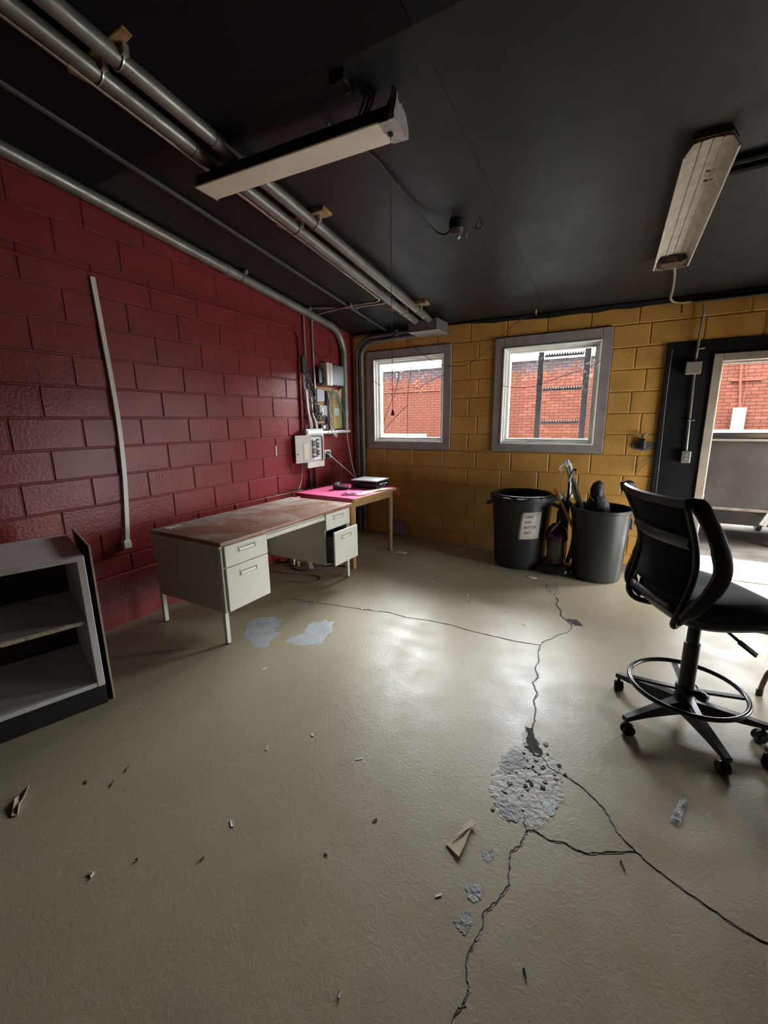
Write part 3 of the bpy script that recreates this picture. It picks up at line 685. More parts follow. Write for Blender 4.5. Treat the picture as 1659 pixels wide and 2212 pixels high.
# ------------------------------------------------------------------ light fixtures
# 1: hanging shop light with a flat beige underside (unlit)
BEIGE = mat('beige_diffuser', (.82, .73, .59), .5, var=.04, vscale=5)
DKBR = mat('dark_maroon_metal', (.030, .014, .013), .5)
GRYM = mat('grey_end_plate', (.42, .39, .37), .5, metal=.3, var=.15, vscale=30)
A_, B_ = Vector((.985, -2.945, 2.80)), Vector((2.215, -2.86, 2.80))
ux = (B_ - A_).normalized(); uy = Vector((-ux.y, ux.x, 0)); Lh = (B_ - A_).length
t = thing('shop_light', 'long unlit shop light with flat beige underside hanging crosswise under the black ceiling', 'light', (A_ + B_) / 2)
def fr(mb_pts): return [A_ + ux * a + uy * b + Vector((0, 0, c)) for a, b, c in mb_pts]
Mx = Matrix(((ux.x, uy.x, 0, A_.x), (ux.y, uy.y, 0, A_.y), (0, 0, 1, A_.z), (0, 0, 0, 1)))
MB().box((0, -.078, 0), (Lh - .035, .078, .012), .004, mtx=Mx).build('diffuser', BEIGE, t)
mb = MB(); mb.prism([(-.082, .004), (-.079, .012), (-.05, .075), (.05, .075), (.079, .012), (.082, .004)], .004, Lh - .03, lambda y, z, x: Mx @ Vector((x, y, z))); mb.build('housing', DKBR, t, smooth=0)
mb = MB(); mb.prism([(-.083, -.003), (-.083, .02), (-.055, .085), (-.048, .125), (-.038, .09), (-.01, .085), (.0, .105), (.012, .085), (.03, .085), (.055, .075), (.075, .045), (.083, .02), (.083, -.003)], Lh - .03, Lh, lambda y, z, x: Mx @ Vector((x, y, z)))
mb.box((Lh - .075, -.080, -.004), (Lh - .03, .080, .002), mtx=Mx); mb.build('end_cap', GRYM, t, smooth=0)
mb = MB(); mb.box((-.004, -.081, -.003), (.006, .081, .06), mtx=Mx); mb.build('end_cap', GRYM, t, smooth=0)
mb = MB(); q = Mx @ Vector((Lh - .055, .0, -.006)); mb.lathe([(.012, 0), (.012, -.008), (.005, -.012)], 10, q); mb.build('pull_switch', BLACK, t)
MB().tube([q, q + Vector((-.003, 0, -.6)), q + Vector((0, 0, -1.235))], .0016, 5).build('pull_cord', mat('thin_brown_cord', (.09, .06, .05), .6), t)
mb = MB(); mb.lathe([(.003, .014), (.006, .004), (.011, -.012), (.008, -.016)], 10, q + Vector((0, 0, -1.25))); mb.build('pull_knob', mat('red_knob', (.5, .01, .012), .35), t)
for a in (.28, Lh - .12):
    p = Mx @ Vector((a, 0, .075)); s_ = Vector((.03 if a < .5 else -.06, 0, cz(p.x, p.y, .022) - p.z))
    MB().tube([p, p + s_], .0025, 5).build('hanging_wire', CABLE, t)
    MB().tube([p + Vector((-.03, .02, 0)), p + s_], .0025, 5).build('hanging_wire', CABLE, t)
# its coiled cord and plug at the ceiling
q = Mx @ Vector((Lh - .06, -.02, .09)); top = Vector((q.x - .05, q.y - .06, cz(q.x, q.y, .03)))
pts = [q, q + Vector((.03, 0, .06)), q + Vector((-.03, -.02, .09)), q + Vector((-.12, 0, .02)), q + Vector((-.16, .0, -.03)), q + Vector((-.12, 0, -.01)), q + Vector((-.06, -.01, .06)), q + Vector((-.07, -.02, .1)), q + Vector((-.13, .02, .03)), q + Vector((-.17, .01, 0)), q + Vector((-.09, -.02, .08)), top]
cable('light_cord', pts, .006, CABLE, 'coiled black cord above the right end of the shop light')
tt = thing('ceiling_outlet', 'black ceiling outlet with a bit of brass above the shop light', 'outlet', (2.0, -3.02, 2.93))
MB().box((1.96, -3.06, cz(2, -3.02, .04)), (2.04, -2.98, cz(2, -3.02, -.01)), .004).build('box', BPIPE, tt)
MB().box((2.01, -3.0, cz(2, -3.02, .055)), (2.03, -2.99, cz(2, -3.02, .035)), .003).build('brass_tab', mat('brass', (.5, .36, .12), .35, metal=.9), tt)
# ceiling cable and black round box
tb = thing('round_ceiling_box', 'round black ceiling box with a loose pale wire end', 'junction box', (2.098, -1.825, 2.75))
zb = cz(2.098, -1.825, 0)
MB().lathe([(.052, .0), (.052, -.05), (.03, -.075), (.012, -.08)], 16, (2.098, -1.825, zb)).build('box', BPIPE, tb)
mb = MB(); mb.lathe([(.004, .01), (.012, 0), (.010, -.012), (.003, -.016)], 8, (2.10, -1.80, zb - .085)); mb.build('wire_end', WIREW, tb)
MB().tube(smooth_path([(2.14, -1.81, zb - .05), (2.16, -1.80, zb - .075), (2.15, -1.79, zb - .095)]), .003, 5).build('loose_wire', GREYD, tb)
cable('ceiling_cable', [(1.80, -2.86, cz(1.8, -2.86, .012)), (1.895, -2.569, cz(1.9, -2.57, .01)), (1.905, -2.33, cz(1.9, -2.33, .012)), (1.915, -2.08, cz(1.9, -2.08, .02)), (1.945, -1.88, cz(1.95, -1.88, .045)), (2.0, -1.82, cz(2, -1.82, .06)), (2.06, -1.825, cz(2.06, -1.82, .04))], .007, CABLE, 'black cable sagging along the ceiling to the round black box')
tag(MB().tube(arc((2.245, -1.81, cz(2.245, -1.81, .045)), .022, 100, 400, (1, 0, 0), (0, 0, 1), 12) + [Vector((2.245, -1.81, cz(2.245, -1.81, 0)))], .003, 5).build('ceiling_hook', CABLE, origin=(2.245, -1.81, cz(2.245, -1.81, .06))), 'small black wire hook on the ceiling beside the round box', 'hook')

# 2: ribbed reflector fixture without tubes, scorched end
N1, N2 = Vector((3.455, -2.06, 2.735)), Vector((3.385, -.80, 2.585))
vy = (N2 - N1).normalized(); vx = Vector((vy.y, -vy.x, 0)).normalized(); vz = vx.cross(vy); LL = (N2 - N1).length
M2 = Matrix(((vx.x, vy.x, vz.x, N1.x), (vx.y, vy.y, vz.y, N1.y), (vx.z, vy.z, vz.z, N1.z), (0, 0, 0, 1)))
t = thing('ribbed_light', 'dusty white ribbed reflector light without tubes and with a scorched end', 'light', (N1 + N2) / 2)
DUST = mat('dusty_reflector', (.52, .47, .39), .55, c2=(.38, .34, .27), vscale=22, bump=.2, bscale=60)
prof = [(-.105, .0), (-.075, .045), (-.045, .05), (-.040, .044), (-.035, .05), (0, .054), (.005, .048), (.010, .054), (.040, .05), (.045, .044), (.05, .05), (.078, .045), (.105, .0), (.108, .0), (.080, .052), (.05, .058), (-.05, .058), (-.078, .052), (-.108, .0)]
MB().prism(prof, 0, LL, lambda x, z, y: M2 @ Vector((x, y, z))).build('reflector', DUST, t, smooth=0)
for s_ in (-1, 1): MB().box((s_ * .107 - .005, 0, -.008), (s_ * .107 + .005, LL, .004), .002, mtx=M2).build('reflector_lip', mat('pale_pink_lip', (.58, .50, .44), .4), t)
RUST = mat('scorched_rust', (.035, .018, .010), .8, c2=(.12, .06, .03), vscale=30, bump=.4, bscale=60)
MB().prism([(-.085, .012), (-.07, .042), (.07, .042), (.088, .012), (.06, -.004), (-.06, -.004)], LL - .09, LL - .002, lambda x, z, y: M2 @ Vector((x, y, z))).build('scorched_socket', RUST, t, smooth=0)
for x in (-.05, .05): MB().cyl(M2 @ Vector((x, LL - .09, .015)), M2 @ Vector((x, LL - .105, .015)), .014, 12).build('lamp_holder', BLACK, t)
MB().prism([(-.11, -.004), (-.085, .05), (.085, .05), (.11, -.004), (.07, -.010), (-.07, -.010)], LL - .002, LL + .004, lambda x, z, y: M2 @ Vector((x, y, z))).build('end_plate', GRYM, t, smooth=0)
MB().box((-.055, .02, .056), (.055, LL - .02, .105), .004, mtx=M2).build('ballast_channel', mat('dark_scorched_channel', (.02, .014, .010), .7), t)
MB().prism([(-.10, .02), (-.08, .06), (.08, .06), (.10, .03), (.06, .10), (0, .125), (-.06, .11)], -.012, 0, lambda x, z, y: M2 @ Vector((x, y, z))).build('scorched_plate', RUST, t, smooth=0)

# ------------------------------------------------------------------ electrical gear on the red wall
PBEI = mat('breaker_panel_paint', (.46, .44, .39), .45, var=.06, vscale=10)
t = thing('breaker_panel', 'beige breaker panel with its door swung open on the red wall', 'breaker panel', (.05, -.96, .98))
MB().box((.0, -1.115, .982), (.088, -.815, 1.415), .004).build('box', PBEI, t)
mb = MB(); mb.box((.088, -1.12, .978), (.097, -.81, 1.42), .003); mb.build('cover', PBEI, t)
MB().box((.097, -1.105, 1.362), (.107, -.83, 1.40), .003).build('header_bar', WHITE, t)
MB().box((.098, -1.065, 1.055), (.103, -.845, 1.345), .002).build('dead_front', mat('grey_dead_front', (.38, .36, .33), .5), t)
mb = MB(); mb.tube(smooth_path([(.107, -.86, 1.05), (.107, -.852, 1.1), (.107, -.852, 1.3), (.107, -.87, 1.335), (.107, -.93, 1.34), (.107, -1.04, 1.34)]), .007, 6); mb.build('door_rim', mat('dark_rim', (.06, .055, .05), .5), t)
BRKR = mat('breaker_black', (.03, .03, .03), .5)
for k in range(10):
    for cc_ in (0, 1):
        y = -1.035 + cc_ * .075; z = 1.295 - k * .021
        b_ = MB().box((.101, y, z - .0085), (.113, y + .05, z + .0085), .002).build('breaker', BRKR if (k * 3 + cc_) % 4 else PBEI, t)
        if (k + cc_) % 2 == 0: MB().box((.113, y + .018, z - .004), (.119, y + .030, z + .004)).build('toggle', PBEI, b_, smooth=0)
MB().box((.103, -1.02, 1.075), (.107, -.90, 1.095), .001).build('label_strip', WHITE, t)
# open door: hinged on the left edge, swung far round
hx, hy = .105, -1.075; an = R(205)
Md = Matrix.Translation((hx, hy, 0)) @ Matrix.Rotation(an, 4, 'Z')
dr = MB().box((-.004, 0, 1.045), (.004, .20, 1.352), .002, mtx=Matrix.Translation((hx, hy, 0)) @ Matrix.Rotation(R(180 - 14), 4, 'Z')).build('door', PBEI, t)
MB().box((-.0065, .025, 1.085), (-.0035, .09, 1.26), 0, mtx=Matrix.Translation((hx, hy, 0)) @ Matrix.Rotation(R(180 - 14), 4, 'Z')).build('circuit_chart', mat('cream_paper', (.62, .58, .45), .7), dr, smooth=0)
MB().box((-.010, .165, 1.14), (-.003, .185, 1.15), 0, mtx=Matrix.Translation((hx, hy, 0)) @ Matrix.Rotation(R(180 - 14), 4, 'Z')).build('latch', BLACK, dr, smooth=0)
# pale cables into the top of the panel
for i, (y0, y1, zz) in enumerate(((-1.03, -.985, 1.68), (-1.01, -.955, 1.62), (-.94, -.88, 1.60))):
    cable('panel_cable', [(.045, y0, 1.86), (.05, y0 + .005, zz), (.06, (y0 + y1) / 2, 1.52), (.05, y1, 1.44), (.05, y1, 1.405)], .010, WIREW, ('white cable curving into the breaker panel top, leftmost', 'white cable curving into the breaker panel top, middle one', 'white cable curving into the breaker panel top, rightmost')[i], group='white cables into the breaker panel')
# upper boxes
BPLY = mat('orange_plywood', (.46, .26, .10), .7, c2=(.36, .19, .07), vscale=12, bump=.2, bscale=30)
t = thing('backboard', 'orange plywood backboard with small grey boxes above the breaker panel', 'backboard', (.01, -.65, 1.4))
MB().box((.001, -.835, 1.385), (.016, -.475, 1.905), .002).build('board', BPLY, t)
GBX = mat('blue_grey_box', (.22, .235, .26), .5)
b1 = MB().box((.016, -.84, 1.722), (.05, -.695, 1.875), .006).build('grey_box', GBX, t)
for y, z in ((-.71, 1.735), (-.71, 1.862)): MB().cyl((.05, y, z), (.053, y, z), .007, 8).build('screw', BLACK, b1)
b2 = MB().box((.016, -.80, 1.545), (.05, -.655, 1.69), .006).build('grey_box', GBX, t)
MB().box((.05, -.755, 1.55), (.052, -.735, 1.66)).build('highlight_strip', WHITE, b2, smooth=0)
b3 = MB().box((.016, -.80, 1.40), (.06, -.66, 1.47), .006).build('power_brick', BLACK, t)
MB().box((.06, -.755, 1.418), (.0615, -.715, 1.452)).build('white_label', WHITE, b3, smooth=0)
MB().box((.016, -.655, 1.39), (.045, -.565, 1.86), .004).build('dark_wire_duct', mat('dark_brown_duct', (.05, .028, .018), .7), t)
MB().box((.016, -.80, 1.478), (.022, -.68, 1.50), .001).build('pinkish_label', mat('pink_label', (.40, .24, .26), .6), t)
t = thing('fibreboard_strip', 'yellow-green fibreboard strip with a pale blue sticker beside the backboard', 'board', (.01, -.38, 1.41))
YG = mat('yellow_green_board', (.40, .36, .13), .7, var=.15, vscale=10)
MB().box((.002, -.50, 1.41), (.022, -.285, 1.885), .003).build('board', YG, t)
MB().box((.022, -.475, 1.565), (.024, -.375, 1.66), 0).build('sticker', mat('pale_blue_sticker', (.42, .55, .55), .5), t, smooth=0)
MB().prism([(-.42, 1.84), (-.30, 1.93), (-.235, 1.88), (-.29, 1.79), (-.36, 1.80)], .023, .03, lambda y, z, x: (x, y, z)).build('torn_flap', mat('tan_cardboard', (.48, .36, .20), .8, var=.15), t, smooth=0)
MB().box((.022, -.50, 1.72), (.0235, -.285, 1.724), 0).build('seam', DKBR, t, smooth=0)
t = thing('modem_cabinet', 'beige and grey wall cabinet high in the corner with a black modem beside it', 'cabinet', (.05, -.5, 1.91))
MB().box((.0, -.70, 1.915), (.10, -.585, 2.175), .006).build('beige_case', mat('cream_case', (.60, .57, .46), .45), t)
MB().box((.0, -.585, 1.925), (.085, -.335, 2.16), .006).build('grey_case', mat('slate_case', (.13, .14, .155), .45, var=.1), t)
MB().box((.10, -.645, 1.92), (.103, -.638, 2.17), 0).build('seam_strip', GREYD, t, smooth=0)
md = MB().box((.0, -.80, 1.935), (.06, -.71, 2.12), .006).build('modem', BLACK, t)
MB().lathe([(.003, 0), (.003, .003)], 8, (.062, -.77, 1.955)).build('green_light', mat('green_led', (.35, .6, .05), .4), md)
tag(MB().box((.001, -1.075, 2.03), (.06, -1.0, 2.21), .005).build('meter_can', mat('dark_grey_can', (.05, .05, .055), .5), origin=(.03, -1.04, 2.03)), 'dark grey slim box beside the thin conduits above the breaker panel', 'box')
t = thing('pvc_conduit', 'white horizontal plastic pipe under the backboard', 'pipe', (.05, -.45, 1.372))
MB().tube([(.045, -.81, 1.372), (.045, -.20, 1.375)], .021, 12).build('pipe', WHITE, t)
MB().tube([(.045, -.66, 1.372), (.045, -.62, 1.372)], .026, 12).build('coupling', WHITE, t)
# tangles of cable
rnd = random.Random(11)
def tangle(n, y0, z0, y1, z1, r, m, spread, lab, grp, name='loose_cable'):
    for i in range(n):
        k = 6; pts = []
        for j in range(k + 1):
            s_ = j / k; pts.append((.045 + .02 * rnd.random(), y0 + (y1 - y0) * s_ + rnd.uniform(-spread, spread), z0 + (z1 - z0) * s_ + rnd.uniform(-spread, spread)))
        cable(name, pts, r * rnd.uniform(.8, 1.2), m, lab, 'cable', group=grp)
tangle(7, -1.01, 2.1, -.86, 1.55, .0055, CABLE, .055, 'black cable in the tangle beside the thin conduits', 'black cables by the conduits')
tangle(4, -.93, 1.62, -.70, 1.5, .0045, CABLE, .06, 'black cable crossing the orange backboard', 'black cables on the backboard')
tangle(5, -.52, 1.87, -.26, 1.55, .003, WIREB, .03, 'blue-green wire splayed over the yellow-green strip', 'blue-green wires')
tangle(4, -.62, 1.82, -.60, 1.40, .003, WIREW, .025, 'white wire beside the dark wire duct', 'white wires by the duct')
tangle(6, -.60, 1.42, -.50, 1.30, .006, WIREW, .035, 'knotted white wire below the white plastic pipe', 'white wire knot')
cable('drop_cable', [(.06, -.30, 1.70), (.06, -.285, 1.5), (.06, -.265, 1.30), (.07, -.235, 1.1), (.08, -.21, .96), (.10, -.19, .84), (.15, -.22, .77)], .006, WIREW, 'white cable dropping down the corner to behind the printer')
cable('red_loop_cable', [(.012, -.80, 2.45), (.012, -.82, 2.33), (.012, -.72, 2.24), (.012, -.60, 2.24), (.012, -.50, 2.31), (.012, -.49, 2.45)], .003, mat('dark_red_cable', (.03, .008, .01), .5), 'dark cable hanging in a loop on the red wall above the cabinet')
t = thing('wall_outlet', 'white double outlet with black plugs right of the breaker panel', 'outlet', (.02, -.68, 1.1))
MB().box((.001, -.735, 1.06), (.05, -.615, 1.16), .004).build('box', mat('pale_outlet_box', (.55, .57, .55), .4), t)
MB().box((.05, -.73, 1.065), (.085, -.675, 1.145), .006).build('plug_adapter', BLACK, t)
MB().cyl((.05, -.643, 1.125), (.054, -.643, 1.125), .02, 14).build('socket', mat('blueish_socket', (.35, .45, .52), .4), t)
for i, pts in enumerate(([(.07, -.70, 1.08), (.1, -.62, 1.0), (.12, -.55, .93), (.16, -.58, .84), (.25, -.72, .79), (.36, -.86, .775)],
                         [(.07, -.66, 1.09), (.12, -.60, 1.02), (.14, -.50, .98), (.15, -.50, .9), (.2, -.62, .80), (.33, -.88, .775)],
                         [(.05, -.80, 1.16), (.09, -.70, 1.1), (.14, -.56, .98), (.2, -.46, .88), (.28, -.44, .80), (.42, -.62, .79)])):
    cable('power_cord', pts, .005, (CABLE, CABLE, WIREW)[i], ('black power cord dropping from the outlet, lower of the two black ones', 'black power cord hooking out from the outlet before it drops', 'pale cord from the breaker panel side running behind the printer')[i], group='cords below the outlet')
cable('phone_wire', [(.012, -1.13, 1.05), (.012, -1.12, .95), (.03, -1.16, .85), (.10, -1.3, .76)], .0025, WIREW, 'thin white wire hanging below the open breaker door')
tag(MB().box((.0, -1.516, 1.148), (.006, -1.503, 1.256), .002).build('wall_tab', WHITE, origin=(.003, -1.51, 1.148)), 'small white vertical tab on the red wall left of the breaker panel', 'tab')
# white bowed raceway strip leaning on the red wall
pts = smooth_path([(.012, -3.133, 2.47), (.014, -3.118, 2.1), (.016, -3.105, 1.778), (.018, -3.10, 1.456), (.02, -3.115, 1.1), (.022, -3.15, .72), (.022, -3.168, .615)], 5)
t = thing('cable_raceway', 'bowed white plastic raceway strip fixed upright on the red wall', 'raceway', (.02, -3.168, .615))
mb = MB(); mb.tube(pts, .01, 4, sq=(.010, .0155)); mb.build('strip', mat('ivory_plastic', (.62, .60, .54), .35), t, smooth=0)
MB().box((.001, -3.196, .585), (.045, -3.142, .645), .003).build('end_block', WHITE, t)
# wires across the windows
cable('window_wire', [(.72, -.10, 2.478), (0.82, -.1, 2.46), (0.97, -.1, 2.313), (1.208, -.1, 2.151), (1.351, -.1, 2.105), (1.544, -.1, 2.091), (1.702, -.1, 2.152), (1.9, -.1, 2.301), (2.063, -.1, 2.445), (2.222, -.1, 2.535)], .0035, mat('brown_wire', (.05, .035, .03), .6), 'dark wire drooping from the black box past the smaller window to the ceiling')
cable('window_wire', [(0.30, -.035, 2.02), (0.485, -.035, 1.905), (0.618, -.035, 1.877), (0.716, -.035, 1.883), (0.845, -.035, 1.894), (0.97, -.035, 1.877), (1.073, -.035, 1.936), (1.30, -.035, 2.016)], .003, mat('brown_wire', (.05, .035, .03)), 'wavy thin wire strung across the middle of the smaller window')
cable('window_wire', [(1.96, -.035, 1.86), (2.175, -.035, 1.826), (2.341, -.035, 1.846), (2.476, -.035, 1.886), (2.65, -.035, 1.939), (2.816, -.035, 1.986), (2.93, -.035, 2.05)], .003, mat('brown_wire', (.05, .035, .03)), 'thin wire strung across the wider window in front of the ladder')
# grey filled patch with broken black conduit stub on the yellow wall
t = thing('wall_patch', 'smeared grey mortar patch with a black stub on the yellow wall', 'wall patch', (3.36, -.01, 1.19))
pp = [(3.263, 1.255), (3.30, 1.275), (3.36, 1.265), (3.42, 1.268), (3.468, 1.26), (3.472, 1.20), (3.42, 1.192), (3.36, 1.185), (3.30, 1.192), (3.268, 1.21)]
MB().prism(pp, .001, .007, lambda x, z, y: (x, -y, z)).build('mortar_smear', mat('grey_mortar', (.13, .115, .085), .8, var=.3, vscale=30, bump=.5, bscale=60), t, smooth=0)
MB().box((3.328, -.045, 1.195), (3.378, -.006, 1.30), .012).build('black_stub', BLACK, t)
MB().tube(smooth_path([(3.35, -.03, 1.30), (3.345, -.05, 1.325), (3.36, -.045, 1.342), (3.385, -.03, 1.338)]), .010, 7).build('bent_wire', BLACK, t)
cable('slack_wire', [(3.345, -.02, 1.19), (3.335, -.02, 1.08), (3.325, -.02, .985), (3.33, -.02, .98), (3.40, -.02, 1.055), (3.47, -.02, 1.125)], .0028, mat('brown_wire', (.05, .035, .03)), 'thin dark wire hanging in a V below the wall patch')
t = thing('key_tag', 'little dark red tag hanging from the conduit near the ceiling', 'tag', (3.532, -.045, 2.40))
MB().tube([(3.532, -.035, 2.487), (3.530, -.04, 2.46)], .003, 5).build('string', DKBR, t)
MB().prism([(3.522, 2.46), (3.540, 2.455), (3.536, 2.43), (3.544, 2.415), (3.534, 2.398), (3.524, 2.41), (3.530, 2.43)], -.047, -.039, lambda x, z, y: (x, y, z)).build('tag_body', mat('dark_red_tag', (.06, .006, .008), .5), t, smooth=0)
tag(MB().lathe([(.010, 0), (.007, -.02), (.009, -.035), (.003, -.045)], 8, (2.30, -.10, cz(2.3, -.1, -.002))).build('ceiling_anchor', mat('tan_cardboard', (.48, .36, .20)), origin=(2.30, -.10, cz(2.3, -.1, .045))), 'small tan peg sticking from the ceiling edge above the wider window', 'peg')

# ------------------------------------------------------------------ steel desk
PUTTY = mat('putty_desk_enamel', (.62, .60, .52), .38, var=.05, vscale=4, bump=.03, bscale=90)
PUTTD = mat('desk_side_enamel', (.55, .53, .46), .45, var=.05, vscale=4)
def dust_top():
    m = mat('dusty_wood_laminate', (.235, .115, .070), .42, c2=(.30, .16, .10), vscale=3, lo=.3, hi=.7)
    nt = m.node_tree; N = nt.nodes; L = nt.links; b = N['Principled BSDF']
    src = b.inputs['Base Color'].links[0].from_socket
    tc = N.new('ShaderNodeTexCoord'); n = N.new('ShaderNodeTexNoise'); n.inputs['Scale'].default_value = 3.4; n.inputs['Detail'].default_value = 9; n.inputs['Roughness'].default_value = .68; n.inputs['Distortion'].default_value = .5
    L.new(tc.outputs['Object'], n.inputs['Vector'])
    sp = N.new('ShaderNodeSeparateXYZ'); L.new(tc.outputs['Object'], sp.inputs[0])
    ma = N.new('ShaderNodeMath'); ma.operation = 'MULTIPLY_ADD'; L.new(sp.outputs['X'], ma.inputs[0]); ma.inputs[1].default_value = -.22; L.new(n.outputs['Fac'], ma.inputs[2])
    r = N.new('ShaderNodeMapRange'); r.inputs['From Min'].default_value = .44; r.inputs['From Max'].default_value = .62; r.inputs['To Max'].default_value = .8; L.new(ma.outputs[0], r.inputs['Value'])
    mx = N.new('ShaderNodeMix'); mx.data_type = 'RGBA'; L.new(r.outputs[0], mx.inputs[0]); L.new(src, mx.inputs[6]); mx.inputs[7].default_value = (.40, .36, .32, 1)
    L.new(mx.outputs[2], b.inputs['Base Color'])
    r2 = N.new('ShaderNodeMapRange'); r2.inputs['To Min'].default_value = .38; r2.inputs['To Max'].default_value = .7; L.new(r.outputs[0], r2.inputs['Value']); L.new(r2.outputs[0], b.inputs['Roughness'])
    return m
DTOP = dust_top()
desk = thing('steel_desk', 'putty-coloured steel double-pedestal desk with dusty wood-look top', 'desk', (.63, -2.345, 0))
X0, X1, Y0, Y1, ZD = .25, 1.015, -3.112, -1.592, .74
MB().box((X0, Y0, ZD - .030), (X1, Y1, ZD), .004, 2).build('desktop', DTOP, desk)
MB().box((X0 + .012, Y0 + .012, ZD - .050), (X1 - .03, Y1 - .012, ZD - .030)).build('top_rail', PUTTY, desk, smooth=0)
# legs
for lx, ly in ((.962, Y0 + .032), (.962, Y1 - .032), (.262, Y0 + .032), (.262, Y1 - .032)):
    lg = MB().box((lx - .014, ly - .016, .008), (lx + .014, ly + .016, ZD - .03), .003).build('leg', PUTTY, desk)
    MB().lathe([(.013, 0), (.013, .009)], 10, (lx, ly, 0)).build('glide', BLACK, lg)
def drawer(y0, y1, z0, z1, out=0., depth=.0):
    fx = .985 + out
    d = MB().box((fx, y0, z0), (fx + .018, y1, z1), .003).build('drawer', PUTTY, desk)
    yc = (y0 + y1) / 2; zt = z1 - .045 if z1 - z0 < .2 else z1 - .062
    hw, hh = .078, .021
    # recessed pull: bright frame and dark pocket
    mb = MB(); f_ = fx + .0185
    mb.box((f_ - .004, yc - hw, zt - hh), (f_ + .004, yc - hw + .006, zt + hh)); mb.box((f_ - .004, yc + hw - .006, zt - hh), (f_ + .004, yc + hw, zt + hh))
    mb.box((f_ - .004, yc - hw + .006, zt + hh - .006), (f_ + .004, yc + hw - .006, zt + hh)); mb.box((f_ - .004, yc - hw + .006, zt - hh), (f_ + .004, yc + hw - .006, zt - hh + .004))
    h = mb.build('pull_frame', PUTTY, d, smooth=0)
    MB().box((f_ - .002, yc - hw + .006, zt - hh + .004), (f_ + .0008, yc + hw - .006, zt + hh - .006)).build('pull_pocket', mat('pocket_shade', (.30, .29, .25), .5), d, smooth=0)
    MB().prism([(f_, zt - hh + .004), (f_ + .010, zt - hh + .012), (f_ + .006, zt + .006), (f_, zt + .004)], yc - hw + .006, yc + hw - .022, lambda x, z, y: (x, y, z)).build('pull_lip', PUTTY, d, smooth=0)
    if out:
        mb = MB(); mb.box((.70, y0 + .015, z0 + .02), (fx, y0 + .019, z1 - .05)); mb.box((.70, y1 - .019, z0 + .02), (fx, y1 - .015, z1 - .05)); mb.box((.70, y0 + .015, z0 + .02), (fx, y1 - .015, z0 + .024))
        mb.build('drawer_tray', mat('dark_drawer_steel', (.03, .03, .033), .5), d, smooth=0)
    return d
# left pedestal
MB().box((X0 + .02, Y0 + .018, .235), (.985, -2.70, ZD - .05), .003).build('pedestal', PUTTD, desk)
drawer(-3.073, -2.692, .556, .703); drawer(-3.073, -2.692, .240, .550)
# right pedestal: shell open in front so the ajar drawer shows a dark gap
mb = MB(); mb.box((X0 + .02, -1.988, .235), (.985, -1.974, ZD - .05)); mb.box((X0 + .02, Y1 - .03, .235), (.985, Y1 - .018, ZD - .05)); mb.box((X0 + .02, -1.974, .235), (.05 + X0, Y1 - .03, ZD - .05)); mb.box((X0 + .05, -1.974, .235), (.985, Y1 - .03, .243)); mb.box((X0 + .05, -1.974, .548), (.985, Y1 - .03, .556))
mb.build('pedestal', PUTTD, desk, smooth=0)
drawer(-1.985, -1.622, .556, .703); drawer(-1.985, -1.622, .240, .548, out=.085)
MB().box((X0 + .03, -2.70, .26), (X0 + .045, -1.988, ZD - .05)).build('modesty_panel', PUTTD, desk, smooth=0)
MB().box((.55, -2.69, .655), (.998, -1.992, .688), .005).build('centre_drawer', PUTTY, desk)
for yy in (-3.02, -1.66):
    mb = MB(); mb.cyl((.335, yy, ZD + .0005), (.335, yy, ZD + .004), .026, 18); mb.cyl((.335, yy + .085, ZD + .0005), (.335, yy + .085, ZD + .004), .018, 16); mb.box((.325, yy, ZD + .0005), (.345, yy + .085, ZD + .003)); mb.build('grommet', mat('pale_grommet', (.52, .50, .46), .4), desk)
for xx, yy in ((.50, -2.40), (.80, -2.62), (.78, -1.72)):
    MB().lathe([(.037, .0004), (.0385, .0012), (.034, .0013), (.0325, .0004)], 24, (xx, yy, ZD), cap=False).build('ring_stain', mat('dark_ring', (.07, .035, .025), .5), desk)
# cords and tag on the floor under the desk
cable('floor_cord', [(.06, -1.66, .006), (.13, -1.56, .006), (.21, -1.53, .006), (.35, -1.579, .006), (.413, -1.462, .006)], .006, CABLE, 'short black cord on the floor behind the desk kneehole')
cable('floor_cord', [(0.145, -1.865, .004), (0.363, -1.841, .004), (0.547, -1.773, .004), (0.683, -1.759, .004), (0.751, -1.794, .004), (0.789, -1.856, .004), (0.765, -1.896, .004), (0.694, -1.947, .004), (0.473, -2.025, .004)], .004, mat('grey_cord', (.13, .12, .11), .5), 'thin grey cord curving out in a U on the floor under the desk')
cable('floor_cord', [(0.285, -1.614, .007), (0.30, -1.70, .007), (0.376, -1.715, .007), (0.464, -1.711, .007), (0.509, -1.641, .007), (0.576, -1.509, .007), (0.66, -1.437, .007), (.8, -1.40, .007)], .007, CABLE, 'thick black cord looping toward the wooden table under the desk')
tag(MB().prism([(.39, -1.545), (.43, -1.535), (.54, -1.625), (.50, -1.655)], 0, .001, lambda x, y, z: (x, y, .012 + z + .04 * (x < .45))).build('paper_tag', mat('white_paper', (.70, .68, .64), .7), origin=(.46, -1.58, .012)), 'white paper tag lying on the cords under the desk', 'paper tag')
tag(MB().lathe([(.018, 0), (.018, .05), (.012, .055)], 10, (.30, -1.60, .0)).build('cork', mat('tan_cork', (.45, .36, .24), .7), origin=(.30, -1.60, 0)), 'small pale tan peg standing on the floor under the desk', 'peg')
tag(MB().box((.14, -1.60, 0), (.17, -1.56, .05), .006).build('black_plug', BLACK, origin=(.155, -1.58, 0)), 'small black plug on the floor by the wall under the desk', 'plug')

